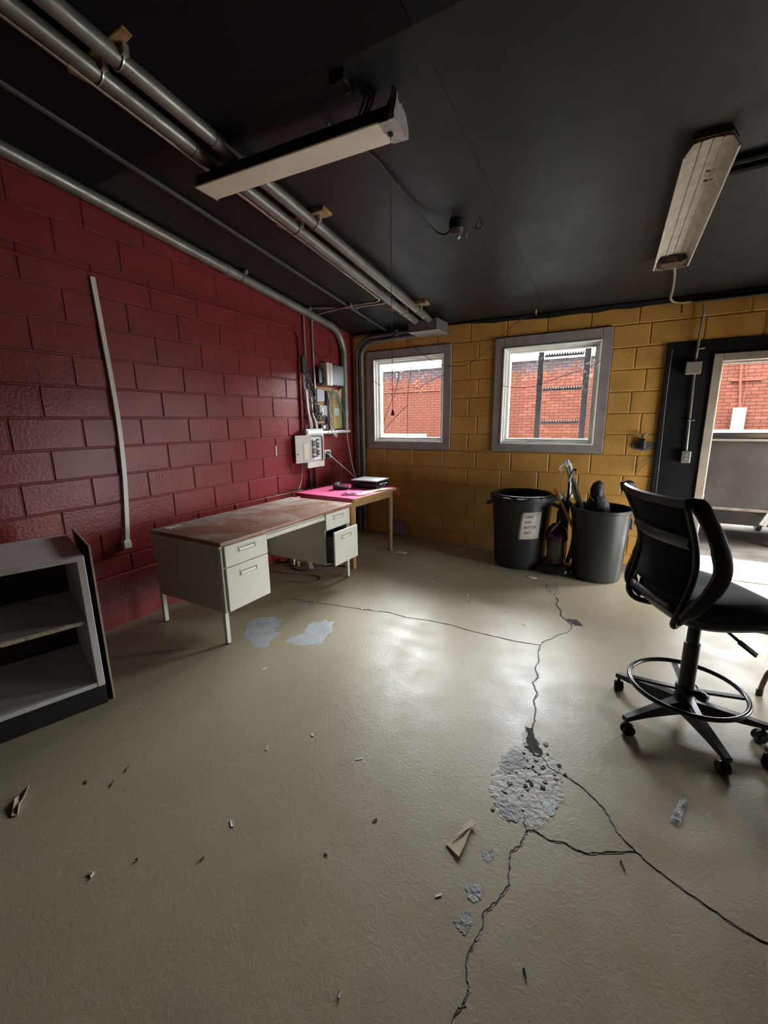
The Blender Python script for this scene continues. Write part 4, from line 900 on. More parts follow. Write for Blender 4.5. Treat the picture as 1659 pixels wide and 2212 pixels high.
# ------------------------------------------------------------------ wooden side table with pink paper, printer, phone
OAK = mat('worn_oak', (.42, .235, .095), .5, c2=(.33, .17, .065), vscale=9, bump=.1, bscale=30)
OAKD = mat('dark_oak_edge', (.20, .10, .045), .5, c2=(.26, .14, .06), vscale=9)
PINK = mat('pink_paper', (.85, .12, .30), .55, var=.12, vscale=6)
ang = math.atan2(.965 - .92, -.61 + 1.43)
tb = thing('wooden_table', 'worn oak side table covered in pink paper beside the steel desk', 'table', (.60, -1.0, 0), -ang, local=True)
# local frame: x to the room, y to the back wall
lx0, lx1, ly0, ly1, zt = -.44, .345, -.415, .41, .745
MB().box((lx0, ly0, zt - .028), (lx1, ly1, zt - .0015), .003).build('tabletop', OAK, tb)
for a, b in ((lx1 - .045, ly0 + .035), (lx1 - .06, ly1 - .055), (lx0 + .05, ly0 + .04), (lx0 + .05, ly1 - .05)):
    MB().tube([(a, b, zt - .028), (a, b, zt - .13), (a, b, 0)], [.036, .036, .026], 12 if b > 0 else 8).build('leg', OAKD if b > 0 else OAK, tb)
MB().box((lx1 - .055, ly0 + .05, zt - .10), (lx1 - .035, ly1 - .06, zt - .028), .002).build('front_apron', OAK, tb)
MB().box((lx0 + .05, ly0 + .02, zt - .10), (lx1 - .05, ly0 + .04, zt - .028), .002).build('side_apron', OAKD, tb)
MB().box((lx0 + .05, ly1 - .05, zt - .10), (lx1 - .05, ly1 - .03, zt - .028), .002).build('side_apron', OAKD, tb)
mb = MB(); rn = random.Random(3)
rows = []
for i in range(13):
    x = lx0 + (lx1 - .012 - lx0) * i / 12; rows.append([(x, ly0 + (ly1 + .001 - ly0) * j / 12, zt + .0005 + (.004 * rn.random() if 0 < i < 12 and 0 < j < 12 else 0)) for j in range(13)])
mb.grid(rows); pk = mb.build('pink_cover', PINK, tb, smooth=40)
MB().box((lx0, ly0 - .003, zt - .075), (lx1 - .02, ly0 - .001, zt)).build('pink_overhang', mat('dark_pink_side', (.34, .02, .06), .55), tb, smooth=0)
MB().grid([[(lx1 - .06 + .05 * i, ly1 + .004, zt - .001 - .09 * j * (1 - .3 * (i == 0))) for i in range(3)] for j in range(2)]).build('pink_corner_flap', mat('coral_paper', (.70, .13, .16), .55), tb, smooth=0, solid=.001)
MB().grid([[(lx1 - .17 + .06 * i + .02 * j, -.02 + .10 * j, zt + .006 + .006 * ((i + j) % 2)) for i in range(3)] for j in range(4)]).build('worn_white_area', mat('cream_paper', (.62, .58, .45)), tb, smooth=0)
mb = MB(); rows = []
for i in range(7):
    rows.append([(lx1 - .24 + .035 * i, ly0 + .09 + .035 * j + .012 * i, zt + .008 + rn.uniform(0, .028) * (0 < i < 6 and 0 < j < 6)) for j in range(7)])
mb.grid(rows).build('crumpled_pink_paper', mat('bright_pink_paper', (.80, .20, .40), .5), tb, smooth=20)

pr = thing('printer', 'black desktop printer with grey lid on the pink-covered table', 'printer', (.66, -.70, .752), R(2), local=True)
PL = mat('grey_scanner_lid', (.46, .48, .49), .35)
MB().box((-.165, -.15, 0), (.175, .145, .075), .008, 2).build('body', BLACKG, pr)
MB().box((-.165, -.152, .077), (.172, .147, .092), .005, 2).build('scanner_lid', PL, pr)
MB().box((.172, -.10, .006), (.182, .10, .050), .004).build('paper_door', BLACK, pr)
MB().box((.182, .03, .038), (.184, .10, .046), .001).build('silver_trim', ZINC, pr)
MB().box((.182, .02, .010), (.1845, .028, .034), .001).build('glint_strip', WHITE, pr)
ph = thing('desk_phone', 'small black corded phone base on the pink paper beside the printer', 'phone', (.46, -1.0, .752), R(25), local=True)
MB().prism([(-.08, 0), (.08, 0), (.08, .022), (-.07, .05), (-.08, .048)], -.05, .05, lambda x, z, y: (x, y, z)).build('base', BLACK, ph, smooth=0)
MB().box((-.07, -.075, .045), (-.02, .075, .07), .01, 2).build('handset', mat('grey_handset', (.10, .11, .12), .35), ph)
# pinkish box tipped against the back wall under the window
bxp = thing('tipped_carton', 'crumpled mauve carton tipped against the yellow wall by the wooden table', 'carton', (.71, -.06, 0), 0)
MAUVE = mat('mauve_card', (.30, .205, .21), .7, var=.2, vscale=25)
Mt = Matrix.Translation((.715, -.062, .118)) @ Matrix.Rotation(R(16), 4, 'Y') @ Matrix.Rotation(R(-8), 4, 'X')
MB().box((-.125, -.022, -.085), (.125, .022, .085), .006, mtx=Mt).build('carton_body', MAUVE, bxp)
for k in range(4): MB().box((-.12, -.026, -.07 + .035 * k), (.12, -.022, -.064 + .035 * k), 0, mtx=Mt).build('stripe', mat('pale_mauve', (.40, .29, .29), .7), bxp, smooth=0)

# ------------------------------------------------------------------ bins
PBIN = mat('dull_black_bin_plastic', (.016, .016, .0155), .42, var=.15, vscale=6, rvar=.08)
b1c = Vector((2.335, -.41, 0))
bn = thing('round_bin', 'round black rubbish bin with a paper sign on its side', 'rubbish bin', b1c)
Hb = .735
prof = [(.235, 0), (.248, .012), (.252, .03), (.290, .60), (.292, .66), (.306, .665), (.310, .70), (.318, .705), (.318, .725), (.310, Hb), (.298, Hb), (.292, .715), (.283, .60), (.240, .035), (.0, .03)]
MB().lathe(prof, 48, b1c, cap=False).build('body', PBIN, bn, smooth=40)
MB().lathe([(.0, 0), (.235, 0)], 48, b1c, cap=False).build('base', PBIN, bn)
BAG = mat('black_bag_plastic', (.012, .012, .012), .5, spec=.35, bump=.9, bscale=40)
mb = MB(); rn = random.Random(8); rings = []
prof2 = [(.321, .700), (.322, .715), (.318, Hb + .006), (.300, Hb + .010), (.288, .70), (.27, .55), (.23, .30), (.1, .26)]
rows = []
for r_, z in prof2:
    rows.append([Vector((b1c.x + (r_ + rn.uniform(-.004, .004)) * math.cos(2 * math.pi * k / 40), b1c.y + (r_ + rn.uniform(-.004, .004)) * math.sin(2 * math.pi * k / 40), z + rn.uniform(-.006, .006))) for k in range(40)])
for rw in rows: rw.append(rw[0].copy())
mb.grid(rows); mb.build('bin_liner', BAG, bn, smooth=50)
MB().lathe([(.285, Hb + .012), (.292, Hb + .018), (.292, Hb + .024), (.282, Hb + .026), (.276, Hb + .018), (.27, Hb + .006)], 40, b1c, cap=False).build('rim_highlight', PBIN, bn)
for a in (190, 10):
    q = b1c + Vector((.315 * math.cos(R(a)), .315 * math.sin(R(a)), .655)); 
    MB().box((-.02, -.055, -.018), (.045, .055, .012), .006, mtx=Matrix.Translation(q) @ Matrix.Rotation(R(a), 4, 'Z') @ Matrix.Rotation(R(25), 4, 'Y')).build('handle', PBIN, bn)
# paper sign wrapped on the bin, with lettering
a0 = R(-61.5); sw, sh = .205, .275; zs = .335
def rad(z): return .252 + (.290 - .252) * (z - .03) / .57 + .0035
def on_bin(u, v, e=0.): # u along, v up, tilted a little
    u2 = u + v * .06; v2 = v + u * .05
    z = zs + v2; r_ = rad(z) + e; a = a0 + u2 / r_
    return Vector((b1c.x + r_ * math.cos(a), b1c.y + r_ * math.sin(a), z))
mb = MB(); mb.grid([[on_bin(-sw / 2 + sw * i / 8, sh * j / 3) for i in range(9)] for j in range(4)])
sg = mb.build('paper_sign', mat('sign_paper', (.66, .60, .54), .75, var=.04), bn, smooth=60, solid=.0006)
INK = mat('black_ink', (.012, .012, .012), .6)
for k, line in enumerate(('CANS', 'AND', 'BOTTLES', 'ONLY')):
    cu_ = bpy.data.curves.new('lettering', 'FONT'); cu_.body = line; cu_.size = .037; cu_.offset = .0009; cu_.space_character = 1.12; cu_.resolution_u = 3
    to = bpy.data.objects.new('tmp', cu_); col.objects.link(to); dg = bpy.context.evaluated_depsgraph_get()
    me = bpy.data.meshes.new_from_object(to.evaluated_get(dg)); bpy.data.objects.remove(to)
    bm = bmesh.new(); bm.from_mesh(me); bpy.data.meshes.remove(me)
    bmesh.ops.subdivide_edges(bm, edges=[e for e in bm.edges if e.calc_length() > .012], cuts=1)
    for v in bm.verts:
        u, w_ = v.co.x * .72, v.co.y; v.co = on_bin(-sw / 2 + .045 + u, .218 - k * .054 + w_, .0011)
    x = MB(); x.bm.free(); x.bm = bm; x.build('lettering', INK, sg, smooth=0, recalc=False)
# second bin
b2c = Vector((3.075, -.485, 0))
bn2 = thing('tapered_bin', 'plain tapered black bin holding sticks, standing near the door', 'rubbish bin', b2c)
PB2 = mat('satin_black_bin_plastic', (.024, .023, .022), .33, var=.12, vscale=5)
MB().lathe([(.0, .0), (.195, .0), (.207, .01), (.212, .03), (.252, .655), (.262, .662), (.264, .685), (.256, .69), (.249, .684), (.246, .65), (.205, .03), (0, .028)], 48, b2c, cap=False).build('body', PB2, bn2, smooth=40)
MB().box((-.01, -.04, -.07), (.018, .04, .03), .006, mtx=Matrix.Translation(b2c + Vector((.243, .06, .56))) @ Matrix.Rotation(R(10), 4, 'Z')).build('handle', PB2, bn2)
# things standing in the second bin
tipz = lambda p: Vector(p)
gp = thing('pole_bundle', 'bundle of grey aluminium poles leaning in the tapered bin', 'poles', (3.02, -.48, .10))
for k, (tx, ty, tz) in enumerate(((2.705, -.28, 1.075), (2.725, -.275, 1.085), (2.745, -.27, 1.055))):
    b0 = Vector((3.06 + .02 * k, -.42 + .015 * k, .12)); tp = Vector((tx, ty, tz))
    MB().tube([b0, tp], .013, 8).build('pole', mat('aluminium_pole', (.45, .44, .41), .35, metal=.7), gp)
    MB().tube([tp - (tp - b0).normalized() * .05, tp, tp + (tp - b0).normalized() * .012], [.017, .019, .012], 8).build('end_cap', WHITE, gp)
MB().tube(smooth_path([(2.70, -.30, 1.06), (2.665, -.31, 1.03), (2.66, -.31, 1.005), (2.68, -.31, .99)]), .006, 6).build('hook', WHITE, gp)
MB().tube(smooth_path([(2.695, -.30, 1.03), (2.675, -.31, .96), (2.685, -.32, .88), (2.70, -.34, .80)]), .004, 5).build('string', mat('tan_string', (.45, .36, .28), .8), gp)
st = thing('wooden_stick', 'orange-brown split wooden stick leaning out of the tapered bin', 'stick', (3.0, -.55, .1))
b0 = Vector((3.04, -.60, .15)); tp = Vector((2.655, -.52, .835))
MB().prism([(-.011, -.020), (.011, -.024), (.011, .022), (-.008, .026)], 0, 1, lambda x, y, s_: (b0.lerp(tp, s_) + Vector((y * .85, x, y * .5)) * (1.15 - .75 * s_))).build('stick', mat('orange_wood', (.42, .20, .075), .6, c2=(.30, .14, .05), vscale=12), st, smooth=0)
MB().tube([tp + (b0 - tp) * .12 + Vector((.01, -.012, .01)), tp + Vector((.025, -.02, .03))], [.008, .003], 5).build('splinter', mat('orange_wood', (.42, .20, .075)), st, smooth=0)
bg_ = thing('black_bag', 'dark plastic bag top poking up out of the tapered bin', 'bag', (3.03, -.36, .30))
mb = MB(); rn = random.Random(21); rows = []
for k, (r_, z, dx) in enumerate(((.10, .40, 0), (.11, .55, 0), (.105, .66, 0), (.085, .72, -.005), (.062, .78, -.02), (.058, .84, -.022), (.045, .89, -.018), (.018, .915, -.012), (.002, .92, -.012))):
    rows.append([(3.04 + dx + r_ * (1 + rn.uniform(-.12, .12)) * math.cos(2 * math.pi * i / 16), -.37 + r_ * .8 * (1 + rn.uniform(-.12, .12)) * math.sin(2 * math.pi * i / 16), z) for i in range(16)])
for rw in rows: rw.append(rw[0])
mb.grid(rows).build('crumpled_top', BAG, bg_, smooth=25)
MB().tube([(3.02, -.42, .70), (2.965, -.43, .77)], .006, 5).build('dark_red_twig', mat('dark_red_tag', (.06, .006, .008)), bg_)

# upright vacuum cleaner between the bins
vc = thing('upright_vacuum', 'upright vacuum cleaner with purple dome and clear dust cup between the bins', 'vacuum cleaner', (2.73, -.50, 0), R(-10), local=True)
PUR = mat('purple_plastic', (.030, .006, .036), .18)
MB().box((-.15, -.17, .018), (.14, .10, .085), .03, 3).build('floor_head', BLACK, vc)
for s_ in (-1, 1): MB().cyl((s_ * .13, .09, .05), (s_ * .155, .09, .05), .05, 18).build('wheel', BLACKG, vc)
MB().lathe([(.078, .10), (.085, .12), (.088, .33), (.088, .345)], 24, (-.02, -.02, 0)).build('dust_cup', mat('smoky_clear_plastic', (.10, .088, .078), .18, var=.25, vscale=9), vc)
MB().lathe([(.098, .33), (.105, .35), (.100, .40), (.080, .45), (.045, .49), (.02, .50)], 24, (-.02, -.02, 0)).build('purple_dome', PUR, vc)
MB().tube(smooth_path([(-.06, -.085, .40), (-.03, -.10, .46), (.0, -.085, .50), (.01, -.05, .53)]), .011, 8).build('carry_loop', mat('silver_purple', (.35, .28, .40), .2), vc)
MB().box((-.06, .04, .08), (.05, .13, .62), .03, 3).build('spine', BLACK, vc)
MB().tube(smooth_path([(.085, .03, .10), (.12, .04, .3), (.115, .05, .5), (.08, .06, .66), (.03, .07, .70)]), .020, 10).build('hose', BLACK, vc)
MB().tube([(-.01, .09, .60), (-.02, .10, .74)], [.045, .03], 12).build('neck', mat('dark_grey_plastic', (.05, .05, .052), .35), vc)
MB().lathe([(.03, .70), (.042, .73), (.045, .76), (.03, .785)], 14, (-.055, .09, 0)).build('silver_cap', mat('silver_plastic', (.50, .50, .50), .3, metal=.3), vc)
MB().tube(smooth_path([(.03, .10, .60), (.03, .10, .80), (.028, .10, .90), (.04, .08, .955), (.075, .05, 1.01), (.085, .04, 1.02)]), .017, 10).build('handle', BLACKG, vc)
MB().tube(smooth_path([(.028, .082, .90), (.044, .064, .958), (.078, .034, 1.015)]), .012, 8).build('handle_grip', mat('silver_plastic', (.50, .50, .50)), vc)
MB().lathe([(.014, .745), (.017, .765), (.010, .78)], 10, (.06, .07, 0)).build('cord_hook', WHITE, vc)

# ------------------------------------------------------------------ drafting chair
FAB = mat('dark_blue_grey_fabric', (.020, .023, .030), .75, var=.12, vscale=120, bump=.15, bscale=300)
MESHF = mat('black_mesh_fabric', (.0045, .0048, .006), .8, spec=.15, bump=.3, bscale=400)
CHROM = mat('dark_chrome_ring', (.06, .06, .065), .22, metal=.8)
COLM = mat('brown_black_column', (.022, .018, .017), .4)
BARM = mat('satin_black_frame', (.007, .0065, .0065), .38)
def lerp_tab(tab, z):
    for (z0, v0), (z1, v1) in zip(tab, tab[1:]):
        if z1 <= z <= z0:
            t_ = (z - z0) / (z1 - z0); return v0 + (v1 - v0) * t_
    return tab[0][1] if z > tab[0][0] else tab[-1][1]
RAIL = [(1.175, -.278), (1.10, -.246), (1.02, -.212), (.94, -.190), (.86, -.182), (.77, -.198), (.69, -.220), (.635, -.226)]
HALF = [(1.175, .235), (1.10, .222), (1.02, .212), (.94, .205), (.86, .20), (.77, .20), (.69, .195), (.635, .18)]
def make_chair(label, loc, phi, grp):
    c = thing('drafting_chair', label, 'chair', loc, phi, grp, local=True)
    # five-star base
    for k in range(5):
        a = R(122 + 72 * k); ca, sa = math.cos(a), math.sin(a); ed = Vector((ca, sa, 0)); en = Vector((-sa, ca, 0))
        mb = MB(); rows = []
        for (r_, zt, zb, hw) in ((.03, .145, .075, .030), (.10, .135, .078, .026), (.22, .115, .080, .020), (.312, .098, .076, .017), (.335, .095, .072, .016)):
            p = ed * r_
            rows.append([p + en * hw + Vector((0, 0, zb)), p + en * hw * .8 + Vector((0, 0, zt)), p - en * hw * .8 + Vector((0, 0, zt)), p - en * hw + Vector((0, 0, zb)), p + en * hw + Vector((0, 0, zb))])
        mb.grid(rows); mb.face(rows[-1][:4]); mb.face(rows[0][:4])
        lg = mb.build('base_leg', BARM, c, smooth=30)
        q = ed * .322
        MB().cyl(q + Vector((0, 0, .085)), q + Vector((0, 0, .045)), .009, 10).build('caster_stem', BLACK, lg)
        ca2 = a + R(35 + 25 * k); w_ = Vector((math.cos(ca2), math.sin(ca2), 0)); fwd = Vector((-w_.y, w_.x, 0)) * .012
        for s_ in (-1, 1):
            cc_ = q + fwd + w_ * s_ * .014 + Vector((0, 0, .0275))
            MB().tube([cc_ - w_ * .010, cc_ - w_ * .006, cc_ + w_ * .006, cc_ + w_ * .010], [.022, .0275, .0275, .022], 20).build('caster_wheel', BLACKG, lg)
        mb = MB(); mb.tube([q + fwd * .6 - w_ * .004 + Vector((0, 0, .03)), q + fwd * .6 + w_ * .004 + Vector((0, 0, .03))], [.031, .031], 16); mb.build('caster_hood', BLACK, lg)
    MB().lathe([(.035, .07), (.048, .08), (.048, .15), (.036, .17)], 24).build('hub', BARM, c)
    MB().lathe([(.034, .15), (.034, .20), (.0335, .44), (.027, .445), (.026, .61)], 24).build('column', COLM, c)
    # foot ring with spokes and knob
    mb = MB(); mb.tube([Vector((.242 * math.cos(R(i * 7.5)), .242 * math.sin(R(i * 7.5)), .205)) for i in range(48)], .0115, 10, closed=True)
    rg = mb.build('foot_ring', CHROM, c, smooth=60)
    for k in range(4):
        a = R(70 + 90 * k); e_ = Vector((math.cos(a), math.sin(a), 0))
        mb = MB(); mb.tube([e_ * .03 + Vector((0, 0, .19)), e_ * .232 + Vector((0, 0, .2))], .008, 8, sq=(.006, .012)); mb.build('ring_spoke', CHROM, rg, smooth=0)
    MB().lathe([(.042, .172), (.044, .178), (.044, .208), (.040, .214)], 24).build('ring_collar', BARM, rg)
    e_ = Vector((math.cos(R(-55)), math.sin(R(-55)), 0))
    MB().tube([e_ * .04 + Vector((0, 0, .19)), e_ * .055 + Vector((0, 0, .19)), e_ * .085 + Vector((0, 0, .188)), e_ * .095 + Vector((0, 0, .188))], [.010, .024, .024, .016], 12).build('ring_knob', mat('dark_red_brown_knob', (.03, .012, .011), .35), rg)
    # mechanism, lever
    MB().box((-.13, -.07, .60), (.12, .07, .645), .012, 2).build('tilt_mechanism', BARM, c)
    lv = MB().tube([(.01, -.06, .61), (.085, -.14, .535), (.104, -.163, .516)], .0065, 8).build('height_lever', BARM, c)
    Ml = Matrix.Translation((.112, -.172, .509)) @ Matrix.Rotation(R(-50), 4, 'Z') @ Matrix.Rotation(R(30), 4, 'Y')
    MB().box((-.04, -.018, -.005), (.04, .018, .005), .003, mtx=Ml).build('lever_paddle', BARM, lv)
    # seat: superellipse cushion and shell
    def seat_ring(sc, z, front=0.):
        out = []
        for i in range(40):
            t_ = 2 * math.pi * i / 40; cx, sy = math.cos(t_), math.sin(t_); p = .62
            x = .035 + .245 * sc * math.copysign(abs(cx) ** p, cx); y = .25 * sc * math.copysign(abs(sy) ** p, sy)
            zz = z - front * max(0, (x - .10)) ** 1.5 * 2.2
            out.append(Vector((x, y, zz)))
        return out
    def loft(rings):
        mb = MB(); rows = [r_ + [r_[0]] for r_ in rings]; mb.grid(rows); mb.face(rings[0]); mb.face(rings[-1]); return mb
    loft([seat_ring(.97, .655, .3), seat_ring(1.0, .67, .3), seat_ring(1.0, .70, .3), seat_ring(.97, .722, .3), seat_ring(.85, .735, .3), seat_ring(.5, .735, .2), seat_ring(.1, .728, 0)]).build('seat_cushion', FAB, c, smooth=50)
    loft([seat_ring(.55, .598, .5), seat_ring(.85, .605, .5), seat_ring(.98, .635, .4), seat_ring(1.0, .662, .3)]).build('seat_shell', BARM, c, smooth=50)
    # back frame rails, sweeping under the seat
    for s_ in (-1, 1):
        pts = [Vector((x, s_ * lerp_tab(HALF, z), z)) for z, x in RAIL] + [Vector((-.205, s_ * .155, .605)), Vector((-.16, s_ * .115, .600)), Vector((-.09, s_ * .06, .612))]
        MB().tube(smooth_path(pts, 4), .014, 8, sq=None).build('back_rail', BARM, c, smooth=60)
    # web below the back, joining rail to seat
    mb = MB(); rows = []
    for i in range(9):
        y = -.17 + .34 * i / 8; rows.append([Vector((-.218, y, .70)), Vector((-.225, y, .675)), Vector((-.19, y * .9, .65))])
    mb.grid(rows); mb.build('back_crossbar', BARM, c, smooth=40, solid=.02)
    top = [Vector((-.278 + .035 * (abs(j) / 6) ** 2 - .0 , .235 * j / 6, 1.172 + .006 * (abs(j) / 6) ** 2)) for j in range(-6, 7)]
    top = [Vector((p.x - .035 + 0.0, p.y, p.z)) for p in top]
    mb = MB(); rows = [[p + Vector((.002, 0, .010)) for p in top], [p + Vector((-.010, 0, .004)) for p in top], [p + Vector((-.006, 0, -.03)) for p in top], [p + Vector((.010, 0, -.034)) for p in top], [p + Vector((.012, 0, .004)) for p in top], [p + Vector((.002, 0, .010)) for p in top]]
    mb.grid(rows).build('top_rail', mat('brownish_black_rail', (.014, .011, .010), .35), c, smooth=40)
    # mesh panel, dished backwards in plan
    mb = MB(); rows = []
    for i in range(15):
        z = 1.165 - (1.165 - .745) * i / 14; xr = lerp_tab(RAIL, z); hw = lerp_tab(HALF, z) - .006
        rows.append([Vector((xr - .035 * (1 - (j / 6) ** 2), hw * j / 6, z)) for j in range(-6, 7)])
    mb.grid(rows).build('backrest_mesh', MESHF, c, smooth=60, solid=.004)
    # lumbar bar behind the mesh
    mb = MB(); rows = []
    for j in range(-6, 7):
        y = .20 * j / 6; xr = lerp_tab(RAIL, 1.0) - .035 * (1 - (j / 6) ** 2)
        rows.append([Vector((xr - .004, y, 1.025)), Vector((xr - .020, y, 1.018)), Vector((xr - .024, y, .985)), Vector((xr - .006, y, .965))])
    mb.grid(rows).build('lumbar_bar', mat('lumbar_plastic', (.016, .018, .024), .28), c, smooth=50)
    # loop armrests
    for s_ in (-1, 1):
        arm = smooth_path([(-.285, s_ * .235, 1.165), (-.255, s_ * .252, 1.168), (-.232, s_ * .262, 1.145), (-.20, s_ * .268, 1.09), (-.168, s_ * .272, 1.03), (-.142, s_ * .272, .967), (-.126, s_ * .272, .905), (-.132, s_ * .27, .85), (-.155, s_ * .262, .79), (-.185, s_ * .245, .73), (-.20, s_ * .215, .675), (-.17, s_ * .15, .625)], 4)
        mb = MB(); rows = []
        n_ = len(arm)
        for i, p in enumerate(arm):
            t_ = (arm[min(i + 1, n_ - 1)] - arm[max(i - 1, 0)]).normalized(); lat = Vector((0, 1, 0)); nrm = t_.cross(lat).normalized(); lat = nrm.cross(t_).normalized()
            wd = .030 if 4 < i < n_ - 4 else .024
            if 18 < i < 32: wd = .034
            th = .013
            rows.append([p + nrm * wd + lat * th * .6, p + nrm * wd * .7 + lat * th, p - nrm * wd * .7 + lat * th, p - nrm * wd + lat * th * .6, p - nrm * wd - lat * th * .6, p - nrm * wd * .7 - lat * th, p + nrm * wd * .7 - lat * th, p + nrm * wd - lat * th * .6, p + nrm * wd + lat * th * .6])
        mb.grid(rows); mb.face(rows[0][:8]); mb.face(rows[-1][:8]); mb.build('armrest', BARM, c, smooth=40)
    return c
make_chair('black mesh-back drafting chair with foot ring standing before the open door', (3.602, -2.515, 0), R(28), 'drafting chairs')
make_chair('second black drafting chair cut off by the right edge of the picture', (4.21, -2.56, 0), R(149), 'drafting chairs')
# tubular chair whose one leg enters the picture at the right
fc = thing('tubular_chair', 'pinkish tube-legged chair cut off by the right edge, one bent leg showing', 'chair', (4.35, -1.85, 0))
TUBE = mat('pinkish_tube_paint', (.22, .15, .13), .35, metal=.4)
for (x, y, sx) in ((3.998, -2.045, 1), (4.72, -2.045, -1), (4.20, -1.62, 1), (4.70, -1.62, -1)):
    l_ = MB().tube(smooth_path([(x, y, .012), (x + .012 * sx, y, .10), (x + .035 * sx, y + .005, .16), (x + .12 * sx, y + .01, .24), (x + .16 * sx, y + .01, .44)]), .0125, 10).build('leg', TUBE, fc, smooth=60)
    MB().tube([(x, y, 0), (x, y, .035)], .016, 10).build('foot_cap', mat('dark_red_brown_knob', (.03, .012, .011)), l_)
MB().box((4.13, -2.06, .44), (4.59, -1.6, .47), .012, 2).build('seat', BLACK, fc)
for x in (4.18, 4.54): MB().tube(smooth_path([(x, -1.62, .45), (x, -1.58, .65), (x, -1.55, .84)]), .0125, 8).build('back_post', TUBE, fc)
MB().box((4.16, -1.57, .62), (4.56, -1.545, .84), .008).build('backrest', BLACK, fc)

# ------------------------------------------------------------------ white shelf unit at left
FRC = Vector((.897, -3.84, 0)); gv = Vector((-.957, .29, 0)); fv = Vector((-.29, -.957, 0))
sh_ang = math.atan2(fv.y, fv.x)   # local x = along the front to the left, local y = ... 
su = thing('shelf_unit', 'low white laminate shelf unit with black plinth at the left by the red wall', 'shelf unit', FRC, sh_ang, local=True)
# local axes: +x along front (towards camera-left), +y = left of that
sgn = 1 if Vector((-fv.y, fv.x, 0)).dot(gv) > 0 else -1
LAM = mat('greyed_white_laminate', (.66, .63, .60), .5, var=.07, vscale=6)
INT = mat('brown_shelf_interior', (.07, .052, .025), .6, c2=(.04, .028, .016), vscale=4)
def lb(x0, x1, y0, y1, z0, z1, bev=.0025):
    return MB().box((x0, min(sgn * y0, sgn * y1), z0), (x1, max(sgn * y0, sgn * y1), z1), bev)
WS, DS, HS = .92, .60, .85
lb(0, WS, 0, DS, HS - .026, HS).build('top', LAM, su)
lb(0, .034, 0, DS, .115, HS - .026).build('side_panel', LAM, su)
lb(WS - .034, WS, 0, DS, .115, HS - .026).build('side_panel', LAM, su)
lb(.034, WS - .034, DS - .012, DS, .115, HS - .026).build('back_panel', INT, su)
lb(.034, WS - .034, 0.004, DS - .012, .115, .14).build('bottom_shelf', LAM, su)
lb(.034, WS - .034, .03, DS - .012, .475, .497).build('middle_shelf', LAM, su)
mb = MB(); rn = random.Random(2); x = .036
while x < WS - .05:
    l_ = rn.uniform(.08, .25); mb.box((x, sgn * .026 - .003, .476), (min(x + l_, WS - .036), sgn * .026 + .003, .496)); x += l_ + (.03 if rn.random() < .4 else .004)
mb.build('chipped_edge_banding', mat('ivory_edge', (.62, .57, .44), .5, c2=(.4, .33, .2), vscale=30), su, smooth=0)
lb(.0, WS, .012, .03, 0, .115, .002).build('plinth', mat('black_plinth', (.014, .014, .014), .5), su)
lb(.0, .018, .03, DS, 0, .115, .002).build('plinth', mat('black_plinth', (.014, .014, .014)), su)
# thin panel leaning on its right side
hb = thing('hardboard_sheet', 'thin hardboard sheet with gap shade in its colour standing against the right side of the shelf unit', 'board', FRC, sh_ang, local=True)
MB().box((-.035, min(sgn * .03, sgn * .58), 0), (-.029, max(sgn * .03, sgn * .58), .885), .001).build('sheet', mat('gap_shaded_hardboard', (.05, .032, .026), .6), hb)  # face colour darkened to paint in the shade of the gap
MB().box((-.0365, min(sgn * .026, sgn * .031), 0), (-.0275, max(sgn * .026, sgn * .031), .886), .001).build('pale_edge', mat('pale_tan_edge', (.42, .33, .26), .6), hb)
MB().box((-.0365, min(sgn * .03, sgn * .58), .884), (-.0275, max(sgn * .03, sgn * .58), .888), .001).build('pale_edge', mat('pale_tan_edge', (.42, .33, .26)), hb)

# ------------------------------------------------------------------ litter on the floor
def scrap(name, poly, h, m, label, cat, lift=None, group=None):
    n = len(poly); c = Vector((sum(p[0] for p in poly) / n, sum(p[1] for p in poly) / n, 0))
    mb = MB(); rn = random.Random(len(poly) * 7 + int(c.x * 100))
    lo = [mb.bm.verts.new((x, y, .0006 + (lift[i] if lift else 0))) for i, (x, y) in enumerate(poly)]; hi = [mb.bm.verts.new((x, y, .0006 + h + (lift[i] if lift else rn.uniform(0, h)))) for i, (x, y) in enumerate(poly)]
    cl = mb.bm.verts.new((c.x, c.y, .0004)); ch = mb.bm.verts.new((c.x, c.y, h + .001))
    for i in range(n):
        j = (i + 1) % n; mb.bm.faces.new((lo[i], lo[j], hi[j], hi[i])); mb.bm.faces.new((hi[i], hi[j], ch)); mb.bm.faces.new((lo[j], lo[i], cl))
    return tag(mb.build(name, m, origin=c, smooth=0), label, cat, group)
CARD = mat('tan_scrap_card', (.46, .37, .27), .8, var=.12, vscale=30)
cb = thing('torn_cardboard', 'torn tan piece of cardboard with a folded strip on the floor', 'cardboard scrap', (2.85, -3.62, 0))
MB().prism([(2.813, -3.679), (2.84, -3.621), (2.853, -3.589), (2.862, -3.572), (2.873, -3.59), (2.874, -3.656), (2.87, -3.704)], .001, .004, lambda x, y, z: (x, y, z + .010 * max(0, (x - 2.85) / .03))).build('sheet', CARD, cb, smooth=0)
MB().prism([(2.826, -3.652), (2.838, -3.622), (2.85, -3.598), (2.846, -3.576), (2.866, -3.546), (2.884, -3.558), (2.872, -3.580), (2.862, -3.594), (2.846, -3.625)], .010, .013).build('folded_strip', mat('pale_scrap_card', (.54, .45, .35), .8), cb, smooth=0)
scrap('cardboard_shred', [(1.195, -4.312), (1.185, -4.336), (1.217, -4.371), (1.287, -4.407), (1.3, -4.393), (1.262, -4.372), (1.242, -4.352)], .004, CARD, 'narrow torn cardboard shred on the floor below the shelf unit', 'cardboard scrap', lift=[.02, .0, .012, .0, .0, .014, .01])
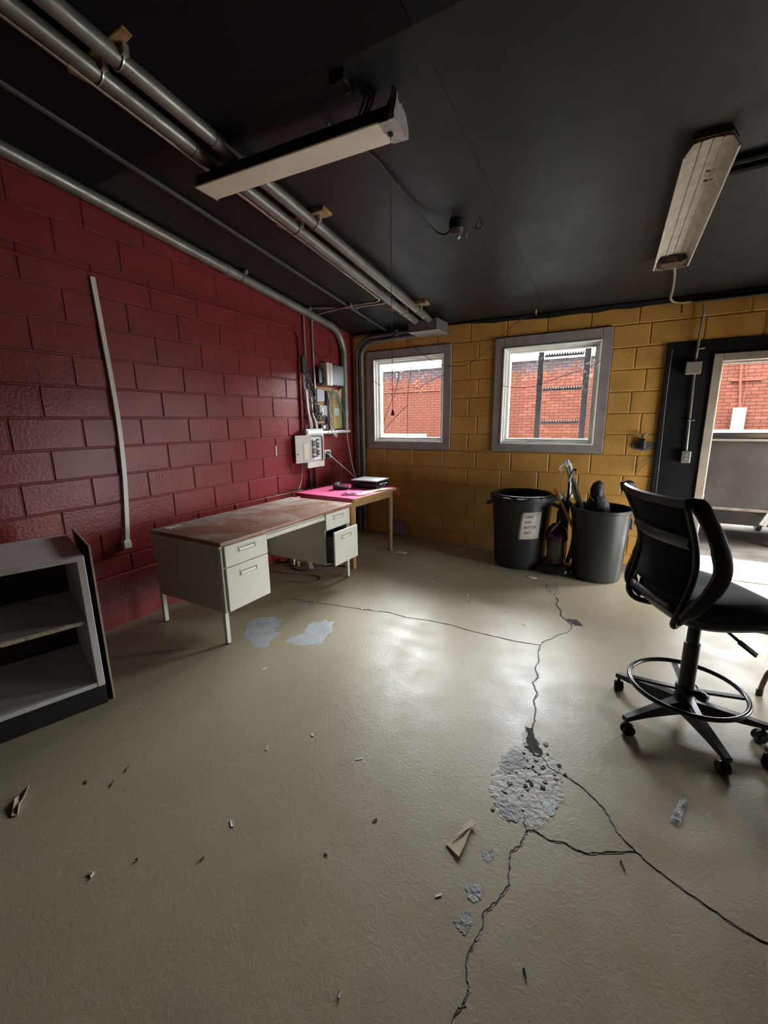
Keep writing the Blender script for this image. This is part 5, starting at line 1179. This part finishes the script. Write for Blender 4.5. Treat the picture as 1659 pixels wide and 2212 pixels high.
CLR = mat('crinkled_clear_film', (.62, .64, .66), .12, var=.25, vscale=80, bump=1.0, bscale=90, alpha=.45)
mb = MB(); rn = random.Random(4); a0_, a1_ = Vector((3.532, -3.182, 0)), Vector((3.575, -3.04, 0)); ax = (a1_ - a0_); pn = Vector((-ax.y, ax.x, 0)).normalized()
mb.grid([[a0_ + ax * (i / 9) + pn * (j - 2) * .0085 * (1 - .4 * i / 9) + Vector((0, 0, .002 + rn.uniform(0, .012))) for j in range(5)] for i in range(10)])
tag(mb.build('plastic_wrapper', CLR, origin=(3.55, -3.11, 0), smooth=0, solid=.0006), 'crinkled clear plastic wrapper on the floor below the drafting chair', 'wrapper')
SCRW = mat('dark_rusty_screw', (.035, .025, .02), .6)
sl = ['dark nail on the floor left of centre, near the shelf unit', 'dark nail on the floor nearest the shelf unit corner', 'bent white clip on the bare floor at lower left', 'pale screw on the floor at lower left of centre', 'tan paper chip near the torn cardboard, left of it', 'white paper crumb left of the torn cardboard', 'white paper crumb near the bottom edge of the picture', 'dark crumb at the bottom, right of the long crack', 'black bolt on the floor between the two right-hand cracks', 'tiny dark crumb at lower left']
for i, (x, y) in enumerate([(1.45, -4.051), (1.474, -4.127), (1.793, -4.366), (2.081, -4.148), (2.538, -3.721), (2.453, -3.915), (2.717, -4.203), (3.139, -3.914), (3.367, -3.454), (1.884, -4.262)]):
    a = (2.2, 2.3, .4, 1.2, .8, 0, 2, 2.1, 2.0, 1)[i]; dv = Vector((math.cos(a), math.sin(a), 0)); q = Vector((x, y, .004)); l_ = (.012, .012, .009, .010, .008, .007, .007, .010, .016, .004)[i]
    m_ = SCRW if i in (0, 1, 7, 8, 9) else (WHITE if i in (2, 5, 6) else CARD)
    mb = MB(); mb.tube([q - dv * l_, q + dv * l_ * .6, q + dv * l_], [.0024, .0028, .0042], 7)
    if i == 2: mb.tube([q + dv * l_, q + dv * l_ + Vector((.006, -.012, 0))], .003, 6)
    tag(mb.build(('nail', 'nail', 'plastic_clip', 'screw', 'paper_chip', 'paper_crumb', 'paper_crumb', 'crumb', 'bolt', 'crumb')[i], m_, origin=(x, y, 0)), sl[i], ('nail', 'nail', 'clip', 'screw', 'paper', 'paper', 'paper', 'debris', 'bolt', 'debris')[i])
PAPR = mat('white_paper', (.70, .68, .64)); rn = random.Random(12)
bits = [(1.904, -3.655), (1.758, -0.682), (2.357, -1.664), (2.148, -1.501), (2.205, -1.644), (2.787, -1.331), (2.863, -1.785), (2.693, -1.828), (3.058, -1.335), (2.527, -1.67), (1.061, -2.261), (1.478, -2.169), (1.537, -2.157), (1.605, -2.139), (1.412, -3.183), (2.037, -3.484), (1.052, -0.721), (1.027, -0.831), (2.853, -3.847), (2.067, -4.003), (1.363, -4.178), (2.319, -3.5), (1.2, -1.1), (1.75, -1.35)]
for i, (x, y) in enumerate(bits):
    l_ = rn.uniform(.010, .022); a = rn.uniform(0, 3.14); w_ = rn.uniform(.003, .006); ca, sa = math.cos(a), math.sin(a)
    scrap('paper_sliver', [(x + ca * u - sa * v, y + sa * u + ca * v) for u, v in ((-l_, -w_), (l_ * .9, -w_ * .8), (l_, w_), (-l_ * .8, w_ * .9))], .0015, PAPR if i % 4 else SCRW if i % 8 else CARD, 'tiny sliver of litter scattered on the floor', 'litter', group='tiny litter slivers on the floor')
scrap('cream_paper_scrap', [(2.50, -.80), (2.56, -.775), (2.60, -.80), (2.56, -.83)], .002, mat('cream_paper', (.62, .58, .45)), 'cream paper scrap on the floor in front of the vacuum cleaner', 'paper')
scrap('white_paper_scrap', [(1.00, -.72), (1.04, -.66), (1.13, -.68), (1.12, -.72), (1.06, -.70)], .003, PAPR, 'thin white paper strip on the floor near the table leg', 'paper')
